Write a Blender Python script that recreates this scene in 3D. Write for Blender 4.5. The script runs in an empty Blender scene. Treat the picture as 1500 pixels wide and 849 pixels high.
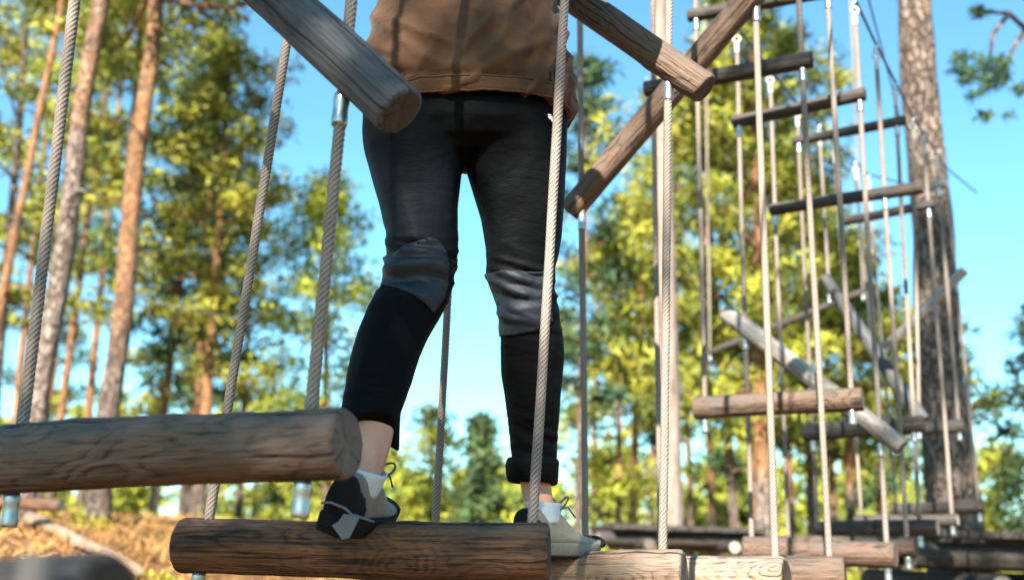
import bpy, bmesh, math, random
import numpy as np
from mathutils import Vector, Matrix, Quaternion, noise

R = math.radians
random.seed(7)
scene = bpy.context.scene
COL = scene.collection

# ------------------------------------------------------------------ camera
F = 1460.0                      # focal length in photo pixels (1500 wide)
PITCH, ROLL = R(14.4), R(1.56)
CAM = Vector((0, 0, 1.6))
_right0, _fwd, _up0 = Vector((1, 0, 0)), Vector((0, math.cos(PITCH), math.sin(PITCH))), Vector((0, -math.sin(PITCH), math.cos(PITCH)))
CR = _right0 * math.cos(ROLL) + _up0 * math.sin(ROLL)
CU = _up0 * math.cos(ROLL) - _right0 * math.sin(ROLL)
CF = _fwd


def U(px, py, Y):
    """real point at forward distance Y (metres) seen at photo pixel px, py"""
    d = CR * ((px - 750) / F) - CU * ((py - 424.5) / F) + CF
    return CAM + d * (Y / d.y)


def PX(p):
    v = Vector(p) - CAM
    w = v.dot(CF)
    return 750 + F * v.dot(CR) / w, 424.5 - F * v.dot(CU) / w


cam_d = bpy.data.cameras.new('camera')
cam_d.sensor_width = 36
cam_d.lens = 36 * F / 1500
cam_d.clip_start = 0.05
cam_d.clip_end = 2000
cam_d.dof.use_dof = True
cam_d.dof.focus_distance = 1.97
cam_d.dof.aperture_fstop = 2.5
cam = bpy.data.objects.new('camera', cam_d)
COL.objects.link(cam)
cam.matrix_world = Matrix.Translation(CAM) @ Matrix((CR, CU, -CF)).transposed().to_4x4()
scene.camera = cam

# ------------------------------------------------------------------ render / world / sun
scene.render.engine = 'CYCLES'
scene.cycles.use_denoising = True
scene.cycles.max_bounces = 6
scene.cycles.transparent_max_bounces = 6
scene.cycles.caustics_reflective = False
scene.cycles.caustics_refractive = False
scene.view_settings.view_transform = 'Standard'
scene.view_settings.look = 'None'
scene.view_settings.exposure = 2.25
scene.view_settings.gamma = 1

SUN_AZ, SUN_EL = R(180 + 17), R(36)
sun_vec = Vector((math.sin(SUN_AZ) * math.cos(SUN_EL), math.cos(SUN_AZ) * math.cos(SUN_EL), math.sin(SUN_EL)))
w = bpy.data.worlds.new('World')
scene.world = w
w.use_nodes = True
nt = w.node_tree
nt.nodes.clear()
sky = nt.nodes.new('ShaderNodeTexSky')
sky.sky_type = 'NISHITA'
sky.sun_disc = False
sky.sun_elevation = SUN_EL
sky.sun_rotation = SUN_AZ
sky.air_density = 1.0
sky.dust_density = 0.6
sky.ozone_density = 1.2
tint = nt.nodes.new('ShaderNodeMix')
tint.data_type = 'RGBA'
tint.blend_type = 'MULTIPLY'
tint.inputs[0].default_value = 1
tint.inputs[7].default_value = (0.60, 1.02, 1.05, 1)
bg = nt.nodes.new('ShaderNodeBackground')
bg.inputs[1].default_value = 0.066
wo = nt.nodes.new('ShaderNodeOutputWorld')
nt.links.new(sky.outputs[0], tint.inputs[6])
nt.links.new(tint.outputs[2], bg.inputs[0])
nt.links.new(bg.outputs[0], wo.inputs[0])
sun_d = bpy.data.lights.new('sun', 'SUN')
sun_d.energy = 5.0
sun_d.angle = R(0.53)
sun_d.color = (1.0, 0.93, 0.80)
sun = bpy.data.objects.new('sun', sun_d)
COL.objects.link(sun)
sun.rotation_euler = sun_vec.to_track_quat('Z', 'Y').to_euler()


# ------------------------------------------------------------------ node helpers
class NT:
    def __init__(self, name):
        self.m = bpy.data.materials.new(name)
        self.m.use_nodes = True
        self.t = self.m.node_tree
        self.t.nodes.clear()
        self.out = self.t.nodes.new('ShaderNodeOutputMaterial')

    def n(self, typ, **kw):
        nd = self.t.nodes.new('ShaderNode' + typ)
        for k, v in kw.items():
            setattr(nd, k, v)
        return nd

    def l(self, a, b):
        self.t.links.new(a, b)

    def put(self, sock, v):
        if hasattr(v, 'is_output') or isinstance(v, bpy.types.NodeSocket):
            self.l(v, sock)
        else:
            sock.default_value = v

    def math(self, op, a, b=0.0, c=0.0):
        nd = self.n('Math', operation=op)
        for i, v in enumerate((a, b, c)):
            self.put(nd.inputs[i], v)
        return nd.outputs[0]

    def vmath(self, op, a, b=(0, 0, 0)):
        nd = self.n('VectorMath', operation=op)
        self.put(nd.inputs[0], a)
        self.put(nd.inputs[1], b)
        return nd.outputs[0]

    def mapping(self, v, scale=(1, 1, 1), loc=(0, 0, 0)):
        nd = self.n('Mapping')
        self.l(v, nd.inputs[0])
        self.put(nd.inputs['Location'], loc)
        self.put(nd.inputs['Scale'], scale)
        return nd.outputs[0]

    def noise(self, v, scale=5, detail=3, rough=0.55, dist=0.0):
        nd = self.n('TexNoise')
        if v is not None:
            self.l(v, nd.inputs['Vector'])
        nd.inputs['Scale'].default_value = scale
        nd.inputs['Detail'].default_value = detail
        nd.inputs['Roughness'].default_value = rough
        nd.inputs['Distortion'].default_value = dist
        return nd

    def ramp(self, v, stops, interp='LINEAR'):
        nd = self.n('ValToRGB')
        self.l(v, nd.inputs[0])
        cr = nd.color_ramp
        cr.interpolation = interp
        while len(cr.elements) < len(stops):
            cr.elements.new(0.5)
        for e, (p, c) in zip(cr.elements, stops):
            e.position = p
            e.color = (c, c, c, 1) if isinstance(c, (int, float)) else (*c, 1)
        return nd.outputs[0]

    def mix(self, f, a, b, blend='MIX'):
        nd = self.n('Mix', data_type='RGBA', blend_type=blend)
        self.put(nd.inputs[0], f)
        for i, v in ((6, a), (7, b)):
            self.put(nd.inputs[i], v if not isinstance(v, tuple) else (*v[:3], 1))
        return nd.outputs[2]

    def bump(self, h, strength=0.5, dist=0.01, prev=None):
        nd = self.n('Bump')
        self.l(h, nd.inputs['Height'])
        nd.inputs['Strength'].default_value = strength
        nd.inputs['Distance'].default_value = dist
        if prev is not None:
            self.l(prev, nd.inputs['Normal'])
        return nd.outputs[0]

    def bsdf(self, color, rough=0.7, metal=0.0, normal=None, spec=0.5, **kw):
        b = self.n('BsdfPrincipled')
        self.put(b.inputs['Base Color'], color if not isinstance(color, tuple) else (*color[:3], 1))
        self.put(b.inputs['Roughness'], rough)
        b.inputs['Metallic'].default_value = metal
        b.inputs['Specular IOR Level'].default_value = spec
        for k, v in kw.items():
            b.inputs[k.replace('_', ' ')].default_value = v
        if normal is not None:
            self.l(normal, b.inputs['Normal'])
        return b

    def done(self, b):
        self.l(b.outputs[0], self.out.inputs[0])
        return self.m


# ------------------------------------------------------------------ materials
def wood_mat(name, dark, light, grey, grey_amt=0.5, ring=0.0064, contrast=0.8, seed=0.0):
    t = NT(name)
    co = t.n('TexCoord').outputs['Object']
    oi = t.n('ObjectInfo').outputs['Random']
    off = t.n('CombineXYZ')
    t.l(t.math('MULTIPLY', oi, 37.0), off.inputs[0])
    off.inputs[1].default_value = seed
    off.inputs[2].default_value = seed * 2.3
    p = t.vmath('ADD', co, off.outputs[0])
    warp = t.noise(t.mapping(p, (2.4, 8, 8)), 1.0, 2, 0.5).outputs[0]
    warp2 = t.noise(t.mapping(p, (9, 26, 26)), 1.0, 2, 0.6).outputs[0]
    vor = t.n('TexVoronoi', feature='SMOOTH_F1')
    t.l(t.mapping(p, (5.2, 10, 10)), vor.inputs['Vector'])
    vor.inputs['Scale'].default_value = 1
    vor.inputs['Smoothness'].default_value = 0.25
    knot = t.math('POWER', 2.718, t.math('MULTIPLY', t.math('POWER', vor.outputs['Distance'], 2.0), -9.0))
    d = t.math('ADD', t.math('MULTIPLY', warp, 0.085), t.math('MULTIPLY', warp2, 0.014))
    d = t.math('ADD', d, t.math('MULTIPLY', knot, 0.035))
    ph = t.math('FRACT', t.math('DIVIDE', d, ring))
    grain = t.ramp(ph, [(0.0, 0.55), (0.42, 1.0), (0.7, 0.55), (0.9, 0.08), (1.0, 0.55)])
    fib = t.noise(t.mapping(p, (6, 190, 190)), 1.0, 3, 0.65).outputs[0]
    fib2 = t.noise(t.mapping(p, (2.5, 45, 45)), 1.0, 3, 0.6).outputs[0]
    blot = t.noise(t.mapping(p, (4, 9, 9)), 1.0, 4, 0.6).outputs[0]
    fade = t.ramp(t.noise(t.mapping(p, (3, 7, 7), (5, 0, 0)), 1.0, 2).outputs[0], [(0.3, 0.15), (0.62, 1.0)])
    grain = t.math('ADD', t.math('MULTIPLY', t.math('SUBTRACT', grain, 0.6), fade), 0.6)
    g = t.math('ADD', t.math('MULTIPLY', grain, 0.5 * contrast), t.math('MULTIPLY', fib, 1.15))
    g = t.math('SUBTRACT', g, 0.2)
    pit = t.ramp(t.noise(t.mapping(p, (22, 130, 130), (9, 0, 0)), 1.0, 2, 0.6).outputs[0], [(0.60, 0.0), (0.70, 1.0)])
    g = t.math('SUBTRACT', g, t.math('MULTIPLY', pit, 0.30))
    g = t.math('ADD', g, t.math('MULTIPLY', t.math('SUBTRACT', fib2, 0.5), 1.5))
    c = t.mix(t.ramp(g, [(0.22, 0.0), (0.80, 1.0)]), dark, light)
    c = t.mix(t.ramp(fib, [(0.30, 0.75), (0.47, 0.0)]), c, tuple(v * 0.8 for v in dark))
    # weathered silver on the rained-on upper side and in blotches
    sep = t.n('SeparateXYZ')
    t.l(co, sep.inputs[0])
    gm = t.math('ADD', t.math('MULTIPLY', sep.outputs[2], 9.0), t.math('MULTIPLY', t.math('SUBTRACT', blot, 0.5), 2.6))
    gm = t.math('ADD', gm, t.math('MULTIPLY', t.math('SUBTRACT', fib2, 0.5), 1.2))
    gm = t.ramp(t.math('ADD', gm, grey_amt), [(0.15, 0.0), (0.95, 1.0)])
    greyc = t.mix(t.ramp(g, [(0.2, 0.0), (0.9, 1.0)]), tuple(v * 0.42 for v in grey), grey)
    c = t.mix(gm, c, greyc)
    c = t.mix(t.ramp(knot, [(0.84, 0.0), (0.95, 0.85)]), c, tuple(v * 0.35 for v in dark))
    # drying checks: long thin dark cracks
    ang = t.math('ARCTAN2', sep.outputs[2], sep.outputs[1])
    wob = t.math('MULTIPLY', t.math('SUBTRACT', t.noise(t.mapping(p, (7, 2, 2)), 1.0, 3).outputs[0], 0.5), 0.55)
    cr_all = None
    for k, a0 in enumerate((2.05, -2.75, -1.9, 0.6)):
        dd = t.math('ABSOLUTE', t.math('ADD', t.math('SUBTRACT', ang, a0), wob))
        gate = t.ramp(t.noise(t.mapping(p, (2.4, 3, 3), (k * 7.1, 0, 0)), 1.0, 1).outputs[0], [(0.46, 0.0), (0.56, 1.0)])
        cr = t.math('MULTIPLY', t.ramp(dd, [(0.02, 1.0), (0.055, 0.0)]), gate)
        cr_all = cr if cr_all is None else t.math('MAXIMUM', cr_all, cr)
    c = t.mix(t.math('MULTIPLY', cr_all, 0.85), c, (0.012, 0.009, 0.008))
    h = t.math('SUBTRACT', t.math('ADD', t.math('MULTIPLY', g, 1.0), t.math('MULTIPLY', blot, 0.6)), t.math('MULTIPLY', cr_all, 2.0))
    nrm = t.bump(h, 0.9, 0.005)
    return t.done(t.bsdf(c, t.math('ADD', 0.55, t.math('MULTIPLY', blot, 0.3)), normal=nrm, spec=0.35))


def end_mat(name, dark, light):
    t = NT(name)
    co = t.n('TexCoord').outputs['Object']
    sep = t.n('SeparateXYZ')
    t.l(co, sep.inputs[0])
    yz = t.n('CombineXYZ')
    t.l(sep.outputs[1], yz.inputs[1])
    t.l(sep.outputs[2], yz.inputs[2])
    nz = t.noise(yz.outputs[0], 18, 2).outputs[0]
    rad = t.vmath('ADD', yz.outputs[0], (0, 0.008, -0.006))
    ln = t.n('VectorMath', operation='LENGTH')
    t.l(rad, ln.inputs[0])
    d = t.math('ADD', ln.outputs['Value'], t.math('MULTIPLY', nz, 0.012))
    ph = t.math('FRACT', t.math('DIVIDE', d, 0.0042))
    rings = t.ramp(ph, [(0, 0.7), (0.6, 1.0), (0.9, 0.0), (1, 0.7)])
    blot = t.noise(yz.outputs[0], 30, 4, 0.65).outputs[0]
    ang = t.math('ARCTAN2', sep.outputs[2], sep.outputs[1])
    aw = t.n('CombineXYZ')
    t.l(t.math('MULTIPLY', ang, 2.2), aw.inputs[0])
    t.l(t.math('MULTIPLY', ln.outputs['Value'], 9), aw.inputs[1])
    crk = t.ramp(t.noise(aw.outputs[0], 2.2, 3, 0.5).outputs[0], [(0.36, 1.0), (0.42, 0.0)])
    c = t.mix(t.math('ADD', t.math('MULTIPLY', rings, 0.45), t.math('MULTIPLY', blot, 0.6)), dark, light)
    c = t.mix(t.math('MULTIPLY', crk, 0.8), c, (0.012, 0.01, 0.008))
    nrm = t.bump(t.math('SUBTRACT', t.math('ADD', rings, blot), crk), 0.6, 0.003)
    return t.done(t.bsdf(c, 0.85, normal=nrm, spec=0.2))


M = {}
M['wood_brown'] = wood_mat('wood_brown', (0.009, 0.0045, 0.003), (0.150, 0.065, 0.030), (0.072, 0.058, 0.050), 0.0)
M['wood_grey'] = wood_mat('wood_grey', (0.010, 0.0065, 0.005), (0.112, 0.066, 0.043), (0.074, 0.063, 0.058), 0.10, seed=3, contrast=1.6, ring=0.0085)
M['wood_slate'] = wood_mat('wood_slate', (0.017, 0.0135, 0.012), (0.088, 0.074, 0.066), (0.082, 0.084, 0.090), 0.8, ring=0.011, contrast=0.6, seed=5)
M['wood_pale'] = wood_mat('wood_pale', (0.018, 0.009, 0.005), (0.27, 0.165, 0.102), (0.19, 0.158, 0.135), 0.12, contrast=1.6, ring=0.008, seed=8)
M['wood_silver'] = wood_mat('wood_silver', (0.15, 0.11, 0.087), (0.38, 0.305, 0.255), (0.38, 0.34, 0.31), 0.8, contrast=0.5, seed=11)
M['wood_post'] = wood_mat('peeled_post', (0.10, 0.065, 0.05), (0.30, 0.215, 0.175), (0.27, 0.21, 0.185), 0.4, contrast=0.5, ring=0.012, seed=21)
M['wood_dark'] = wood_mat('wood_dark', (0.011, 0.008, 0.0065), (0.058, 0.041, 0.032), (0.058, 0.053, 0.051), 0.4, contrast=0.7, seed=14)
M['end_dark'] = end_mat('end_grain_dark', (0.014, 0.010, 0.008), (0.085, 0.06, 0.047))
M['end_grey'] = end_mat('end_grain_grey', (0.035, 0.027, 0.022), (0.18, 0.14, 0.115))
M['end_pale'] = end_mat('end_grain_pale', (0.25, 0.17, 0.11), (0.62, 0.50, 0.38))


def rope_mat(name, base, dirt):
    t = NT(name)
    co = t.n('TexCoord').outputs['Object']
    n1 = t.noise(t.mapping(co, (1, 1, 0.35)), 900, 2, 0.6).outputs[0]
    n2 = t.noise(co, 9, 4, 0.6).outputs[0]
    c = t.mix(t.ramp(n1, [(0.3, 0.0), (0.75, 1.0)]), tuple(v * 0.62 for v in base), base)
    c = t.mix(t.ramp(n2, [(0.42, 0.0), (0.75, 0.75)]), c, dirt)
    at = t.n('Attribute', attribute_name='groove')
    c = t.mix(t.math('MINIMUM', t.math('MULTIPLY', at.outputs['Fac'], 1.3), 0.92), c, tuple(v * 0.16 for v in dirt))   # much darker tone in the grooves between strands
    return t.done(t.bsdf(c, 0.75, normal=t.bump(n1, 0.5, 0.0008), spec=0.25))


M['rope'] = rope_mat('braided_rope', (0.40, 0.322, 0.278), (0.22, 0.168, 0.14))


def simple(name, color, rough=0.5, metal=0.0, var=0.25, scale=30, bump=0.15, spec=0.5, dist=0.002):
    t = NT(name)
    co = t.n('TexCoord').outputs['Object']
    n = t.noise(co, scale, 4, 0.6).outputs[0]
    c = t.mix(n, tuple(max(0, v * (1 - var)) for v in color), tuple(min(1, v * (1 + var)) for v in color))
    return t.done(t.bsdf(c, t.math('ADD', rough - 0.08, t.math('MULTIPLY', n, 0.16)), metal, t.bump(n, bump, dist), spec))


M['aluminium'] = simple('aluminium_sleeve', (0.36, 0.365, 0.37), 0.34, 0.9, 0.15, 60, 0.1)
M['steel'] = simple('galvanised_steel', (0.45, 0.47, 0.5), 0.42, 0.85, 0.2, 60, 0.1)
M['bolt_metal'] = simple('dull_bolt_metal', (0.13, 0.115, 0.105), 0.75, 0.2, 0.2, 60, 0.1)
M['wire'] = simple('dark_wire', (0.06, 0.09, 0.13), 0.45, 0.3, 0.2, 60, 0.1)
M['white_plastic'] = simple('white_plastic', (0.42, 0.39, 0.36), 0.5, 0, 0.12, 40, 0.1)
M['black_rubber'] = simple('black_rubber', (0.006, 0.006, 0.0068), 0.8, 0, 0.3, 80, 0.2, 0.2)


def bark_mat(name='pine_bark', ga=(0.07, 0.052, 0.044), gb=(0.27, 0.21, 0.18)):
    t = NT(name)
    co = t.n('TexCoord').outputs['Object']
    at = t.n('Attribute', attribute_name='orange').outputs['Fac']
    oi = t.n('ObjectInfo').outputs['Random']
    vor = t.n('TexVoronoi', feature='DISTANCE_TO_EDGE')
    wv = t.noise(t.mapping(co, (1, 1, 0.5)), 9, 3, 0.6).outputs['Color']
    t.l(t.vmath('ADD', t.mapping(co, (1, 1, 0.28)), t.vmath('MULTIPLY', wv, (0.16, 0.16, 0.16))), vor.inputs['Vector'])
    vor.inputs['Scale'].default_value = 21
    plates = t.ramp(vor.outputs['Distance'], [(0.0, 0.0), (0.16, 1.0)])
    n1 = t.noise(t.mapping(co, (1, 1, 0.4)), 7, 5, 0.65).outputs[0]
    n2 = t.noise(t.mapping(co, (1, 1, 0.5)), 30, 4, 0.6).outputs[0]
    n3 = t.noise(co, 2.2, 4, 0.6, 0.5).outputs[0]
    grey = t.mix(t.ramp(n1, [(0.3, 0), (0.7, 1)]), ga, gb)
    grey = t.mix(t.math('ADD', t.math('MULTIPLY', plates, 0.75), 0.25), (0.03, 0.022, 0.019), grey)
    org = t.mix(t.ramp(n1, [(0.3, 0), (0.72, 1)]), (0.22, 0.095, 0.042), (0.52, 0.27, 0.125))
    org = t.mix(t.ramp(n3, [(0.56, 0.0), (0.68, 0.85)]), org, (0.10, 0.065, 0.05))
    f = t.math('ADD', at, t.math('MULTIPLY', t.math('SUBTRACT', n3, 0.5), 0.9))
    c = t.mix(t.ramp(f, [(0.35, 0), (0.65, 1)]), grey, org)
    c = t.mix(t.ramp(n2, [(0.25, 0.5), (0.6, 0.0)]), c, (0.05, 0.035, 0.028))
    c = t.mix(t.math('MULTIPLY', oi, 0.3), c, (0.2, 0.13, 0.09))
    h = t.math('ADD', t.math('MULTIPLY', plates, 1.0), n2)
    return t.done(t.bsdf(c, 0.85, normal=t.bump(h, 1.0, 0.04), spec=0.15))


M['bark'] = bark_mat()
M['bark_pale'] = bark_mat('pale_pine_bark', (0.15, 0.11, 0.095), (0.42, 0.33, 0.29))


M['bark_mid'] = bark_mat('platform_pine_bark', (0.10, 0.074, 0.062), (0.27, 0.21, 0.178))


def leaf_mat(name, a, b, dead=(0.27, 0.20, 0.035)):
    t = NT(name)
    co = t.n('TexCoord').outputs['Object']
    oi = t.n('ObjectInfo').outputs['Random']
    n1 = t.noise(co, 1.3, 3, 0.6).outputs[0]
    n2 = t.noise(co, 9.0, 2, 0.6).outputs[0]
    c = t.mix(t.ramp(n1, [(0.36, 0), (0.64, 1)]), a, b)
    c = t.mix(t.ramp(n2, [(0.55, 0), (0.80, 0.45)]), c, dead)
    hs = t.n('HueSaturation')
    hs.inputs['Saturation'].default_value = 1.0
    t.l(t.math('ADD', 0.485, t.math('MULTIPLY', oi, 0.03)), hs.inputs['Hue'])
    t.l(t.math('ADD', 0.98, t.math('MULTIPLY', oi, 0.42)), hs.inputs['Value'])
    t.l(c, hs.inputs['Color'])
    b1 = t.bsdf(hs.outputs[0], 0.6, spec=0.25)
    tr = t.n('BsdfTranslucent')
    t.l(hs.outputs[0], tr.inputs[0])
    mx = t.n('MixShader')
    mx.inputs[0].default_value = 0.25
    t.l(b1.outputs[0], mx.inputs[1])
    t.l(tr.outputs[0], mx.inputs[2])
    t.l(mx.outputs[0], t.out.inputs[0])
    return t.m


M['needles'] = leaf_mat('pine_needles', (0.045, 0.080, 0.022), (0.33, 0.315, 0.032))
M['needles_dark'] = leaf_mat('spruce_needles', (0.022, 0.050, 0.026), (0.060, 0.095, 0.030), (0.09, 0.11, 0.03))
M['leaves_yellow'] = leaf_mat('yellow_green_leaves', (0.16, 0.18, 0.025), (0.30, 0.27, 0.030), (0.36, 0.25, 0.03))


def ground_mat():
    t = NT('forest_floor')
    co = t.n('TexCoord').outputs['Object']
    n1 = t.noise(co, 0.55, 5, 0.6, 0.4).outputs[0]
    n2 = t.noise(co, 3.1, 5, 0.65).outputs[0]
    n3 = t.noise(co, 40, 3, 0.7).outputs[0]
    c = t.mix(t.ramp(n2, [(0.3, 0), (0.7, 1)]), (0.105, 0.050, 0.023), (0.34, 0.185, 0.085))
    c = t.mix(t.ramp(n1, [(0.58, 0), (0.70, 0.8)]), c, (0.14, 0.13, 0.03))
    c = t.mix(t.ramp(n3, [(0.3, 0.55), (0.6, 0)]), c, (0.06, 0.035, 0.02))
    return t.done(t.bsdf(c, 0.95, normal=t.bump(t.math('ADD', n2, n3), 0.8, 0.06), spec=0.1))


M['ground'] = ground_mat()


def rock_mat():
    t = NT('granite')
    co = t.n('TexCoord').outputs['Object']
    n1 = t.noise(co, 4, 6, 0.65).outputs[0]
    n2 = t.noise(co, 60, 2, 0.6).outputs[0]
    c = t.mix(t.ramp(n1, [(0.35, 0), (0.65, 1)]), (0.08, 0.058, 0.048), (0.20, 0.155, 0.13))
    c = t.mix(t.ramp(n2, [(0.4, 0.3), (0.6, 0)]), c, (0.1, 0.09, 0.08))
    return t.done(t.bsdf(c, 0.9, normal=t.bump(n1, 0.6, 0.05)))


M['rock'] = rock_mat()


def cloth(name, dark, light, rough, weave=900, wv=0.35, blot=7, spec=0.3, sheen=0.0):
    t = NT(name)
    co = t.n('TexCoord').outputs['Object']
    wa = t.n('TexWave', wave_type='BANDS', bands_direction='DIAGONAL')
    t.l(co, wa.inputs[0])
    wa.inputs['Scale'].default_value = weave / 6
    n1 = t.noise(co, blot, 5, 0.6).outputs[0]
    n2 = t.noise(co, weave, 2, 0.6).outputs[0]
    f = t.math('ADD', t.math('MULTIPLY', n1, 0.8), t.math('MULTIPLY', n2, 0.35))
    c = t.mix(t.ramp(f, [(0.35, 0), (0.8, 1)]), dark, light)
    h = t.math('ADD', t.math('MULTIPLY', wa.outputs[1], 0.5), n2)
    big = t.noise(t.mapping(co, (1, 1, 2.2)), 26, 3, 0.55).outputs[0]
    nrm = t.bump(big, 0.35, 0.008, t.bump(h, wv, 0.0008))
    b = t.bsdf(c, t.math('ADD', rough, t.math('MULTIPLY', n1, 0.12)), normal=nrm, spec=spec)
    b.inputs['Sheen Weight'].default_value = sheen
    return t.done(b)


M['jacket'] = cloth('brown_canvas', (0.030, 0.0122, 0.0044), (0.104, 0.045, 0.0165), 0.78, sheen=0.1)
def trouser_mat():
    m = cloth('black_stretch_fabric', (0.0016, 0.0017, 0.002), (0.0036, 0.0039, 0.0046), 0.58, spec=0.06)
    nt_ = m.node_tree
    b = next(n for n in nt_.nodes if n.type == 'BSDF_PRINCIPLED')
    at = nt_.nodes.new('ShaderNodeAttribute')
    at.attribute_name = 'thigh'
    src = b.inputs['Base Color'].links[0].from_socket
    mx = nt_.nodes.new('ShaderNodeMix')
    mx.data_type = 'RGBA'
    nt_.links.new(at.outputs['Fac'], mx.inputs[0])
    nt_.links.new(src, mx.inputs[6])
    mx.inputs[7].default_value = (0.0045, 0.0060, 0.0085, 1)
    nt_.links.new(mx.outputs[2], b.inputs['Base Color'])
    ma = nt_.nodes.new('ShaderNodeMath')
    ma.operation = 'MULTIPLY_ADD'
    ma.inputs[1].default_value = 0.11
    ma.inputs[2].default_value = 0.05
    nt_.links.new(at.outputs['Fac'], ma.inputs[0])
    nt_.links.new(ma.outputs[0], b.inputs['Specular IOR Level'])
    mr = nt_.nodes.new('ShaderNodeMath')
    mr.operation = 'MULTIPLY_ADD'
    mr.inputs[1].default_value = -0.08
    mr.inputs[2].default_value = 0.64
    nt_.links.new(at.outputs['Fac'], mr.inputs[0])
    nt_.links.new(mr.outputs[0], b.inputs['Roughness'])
    return m


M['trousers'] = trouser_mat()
M['knee'] = cloth('grey_reinforced_fabric', (0.007, 0.010, 0.015), (0.017, 0.023, 0.032), 0.46, spec=0.28)
M['suede'] = cloth('beige_suede', (0.17, 0.135, 0.10), (0.28, 0.235, 0.18), 0.85, sheen=0.2)
M['suede_brown'] = cloth('taupe_suede', (0.10, 0.08, 0.06), (0.19, 0.155, 0.12), 0.85, sheen=0.2)
M['sole'] = simple('pale_rubber', (0.17, 0.15, 0.128), 0.7, 0, 0.25, 70, 0.15)
M['tag'] = simple('blue_grey_rubber', (0.12, 0.15, 0.18), 0.7, 0, 0.1, 50, 0.1)
M['sock'] = cloth('white_cotton', (0.40, 0.41, 0.43), (0.52, 0.53, 0.55), 0.9)
M['lace'] = simple('teal_lace', (0.022, 0.05, 0.075), 0.8, 0, 0.2, 200, 0.2)
M['hair'] = simple('brown_hair', (0.045, 0.026, 0.015), 0.5, 0, 0.5, 90, 0.6)
M['emblem'] = simple('white_print', (0.6, 0.6, 0.6), 0.6, 0, 0.05)


def skin_mat():
    t = NT('skin')
    co = t.n('TexCoord').outputs['Object']
    n1 = t.noise(co, 14, 4, 0.6).outputs[0]
    n2 = t.noise(co, 220, 2, 0.6).outputs[0]
    c = t.mix(t.ramp(n1, [(0.3, 0), (0.7, 1)]), (0.42, 0.185, 0.115), (0.55, 0.285, 0.185))
    b = t.bsdf(c, 0.5, normal=t.bump(n2, 0.25, 0.001), spec=0.4)
    b.inputs['Subsurface Weight'].default_value = 0.12
    b.inputs['Subsurface Radius'].default_value = (0.01, 0.004, 0.002)
    b.inputs['Subsurface Scale'].default_value = 0.5
    return t.done(b)


M['skin'] = skin_mat()


# ------------------------------------------------------------------ object helpers
def obj(name, me, parent=None, mats=None):
    o = bpy.data.objects.new(name, me)
    COL.objects.link(o)
    if parent is not None:
        o.parent = parent
    for m in mats or []:
        me.materials.append(M[m])
    return o


def empty(name, loc, label=None, cat=None, group=None, kind=None):
    o = bpy.data.objects.new(name, None)
    o.empty_display_size = 0.1
    COL.objects.link(o)
    o.location = loc
    return tag(o, label, cat, group, kind)


def tag(o, label=None, cat=None, group=None, kind=None):
    for k, v in (('label', label), ('category', cat), ('group', group), ('kind', kind)):
        if v:
            o[k] = v
    return o


def mesh_np(name, verts, faces, smooth=True):
    """verts (n,3), faces (m,k) arrays or list of lists"""
    me = bpy.data.meshes.new(name)
    if isinstance(faces, np.ndarray):
        k = faces.shape[1]
        me.vertices.add(len(verts))
        me.vertices.foreach_set('co', np.asarray(verts, np.float32).ravel())
        me.loops.add(faces.size)
        me.loops.foreach_set('vertex_index', faces.astype(np.int32).ravel())
        me.polygons.add(len(faces))
        me.polygons.foreach_set('loop_start', np.arange(0, faces.size, k, dtype=np.int32))
        me.update(calc_edges=True)
    else:
        me.from_pydata([tuple(v) for v in verts], [], [tuple(f) for f in faces])
        me.update()
    if smooth:
        me.polygons.foreach_set('use_smooth', [True] * len(me.polygons))
    return me


def loft(rings, cap0=True, cap1=True):
    """rings: list of equal-length vertex lists -> verts, faces"""
    n = len(rings[0])
    V = [Vector(v) for r in rings for v in r]
    Fc = []
    for i in range(len(rings) - 1):
        for j in range(n):
            a, b = i * n + j, i * n + (j + 1) % n
            Fc.append((a, b, b + n, a + n))
    if cap0:
        V.append(sum((Vector(v) for v in rings[0]), Vector()) / n)
        c = len(V) - 1
        Fc += [(c, (j + 1) % n, j) for j in range(n)]
    if cap1:
        V.append(sum((Vector(v) for v in rings[-1]), Vector()) / n)
        c = len(V) - 1
        o = (len(rings) - 1) * n
        Fc += [(c, o + j, o + (j + 1) % n) for j in range(n)]
    return V, Fc


def merge(*parts):
    V, Fc = [], []
    for v, f in parts:
        o = len(V)
        V += [tuple(x) for x in v]
        Fc += [tuple(i + o for i in q) for q in f]
    return V, Fc


def tube(path, rad, n=10, caps=True):
    rings = []
    path = [Vector(p) for p in path]
    up = Vector((0, 0, 1))
    prev = None
    for i, p in enumerate(path):
        a = path[max(i - 1, 0)]
        b = path[min(i + 1, len(path) - 1)]
        d = (b - a).normalized()
        if prev is None:
            x = d.orthogonal().normalized()
        else:
            x = (prev - d * prev.dot(d)).normalized()
        prev = x
        y = d.cross(x)
        r = rad[i] if isinstance(rad, (list, tuple)) else rad
        rings.append([p + (x * math.cos(t) + y * math.sin(t)) * r for t in [2 * math.pi * k / n for k in range(n)]])
    return loft(rings, caps, caps)


def lathe(profile, n=20):
    """profile [(r,z)] about local Z"""
    rings = [[(r * math.cos(2 * math.pi * k / n), r * math.sin(2 * math.pi * k / n), z) for k in range(n)] for r, z in profile]
    return loft(rings)


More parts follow.
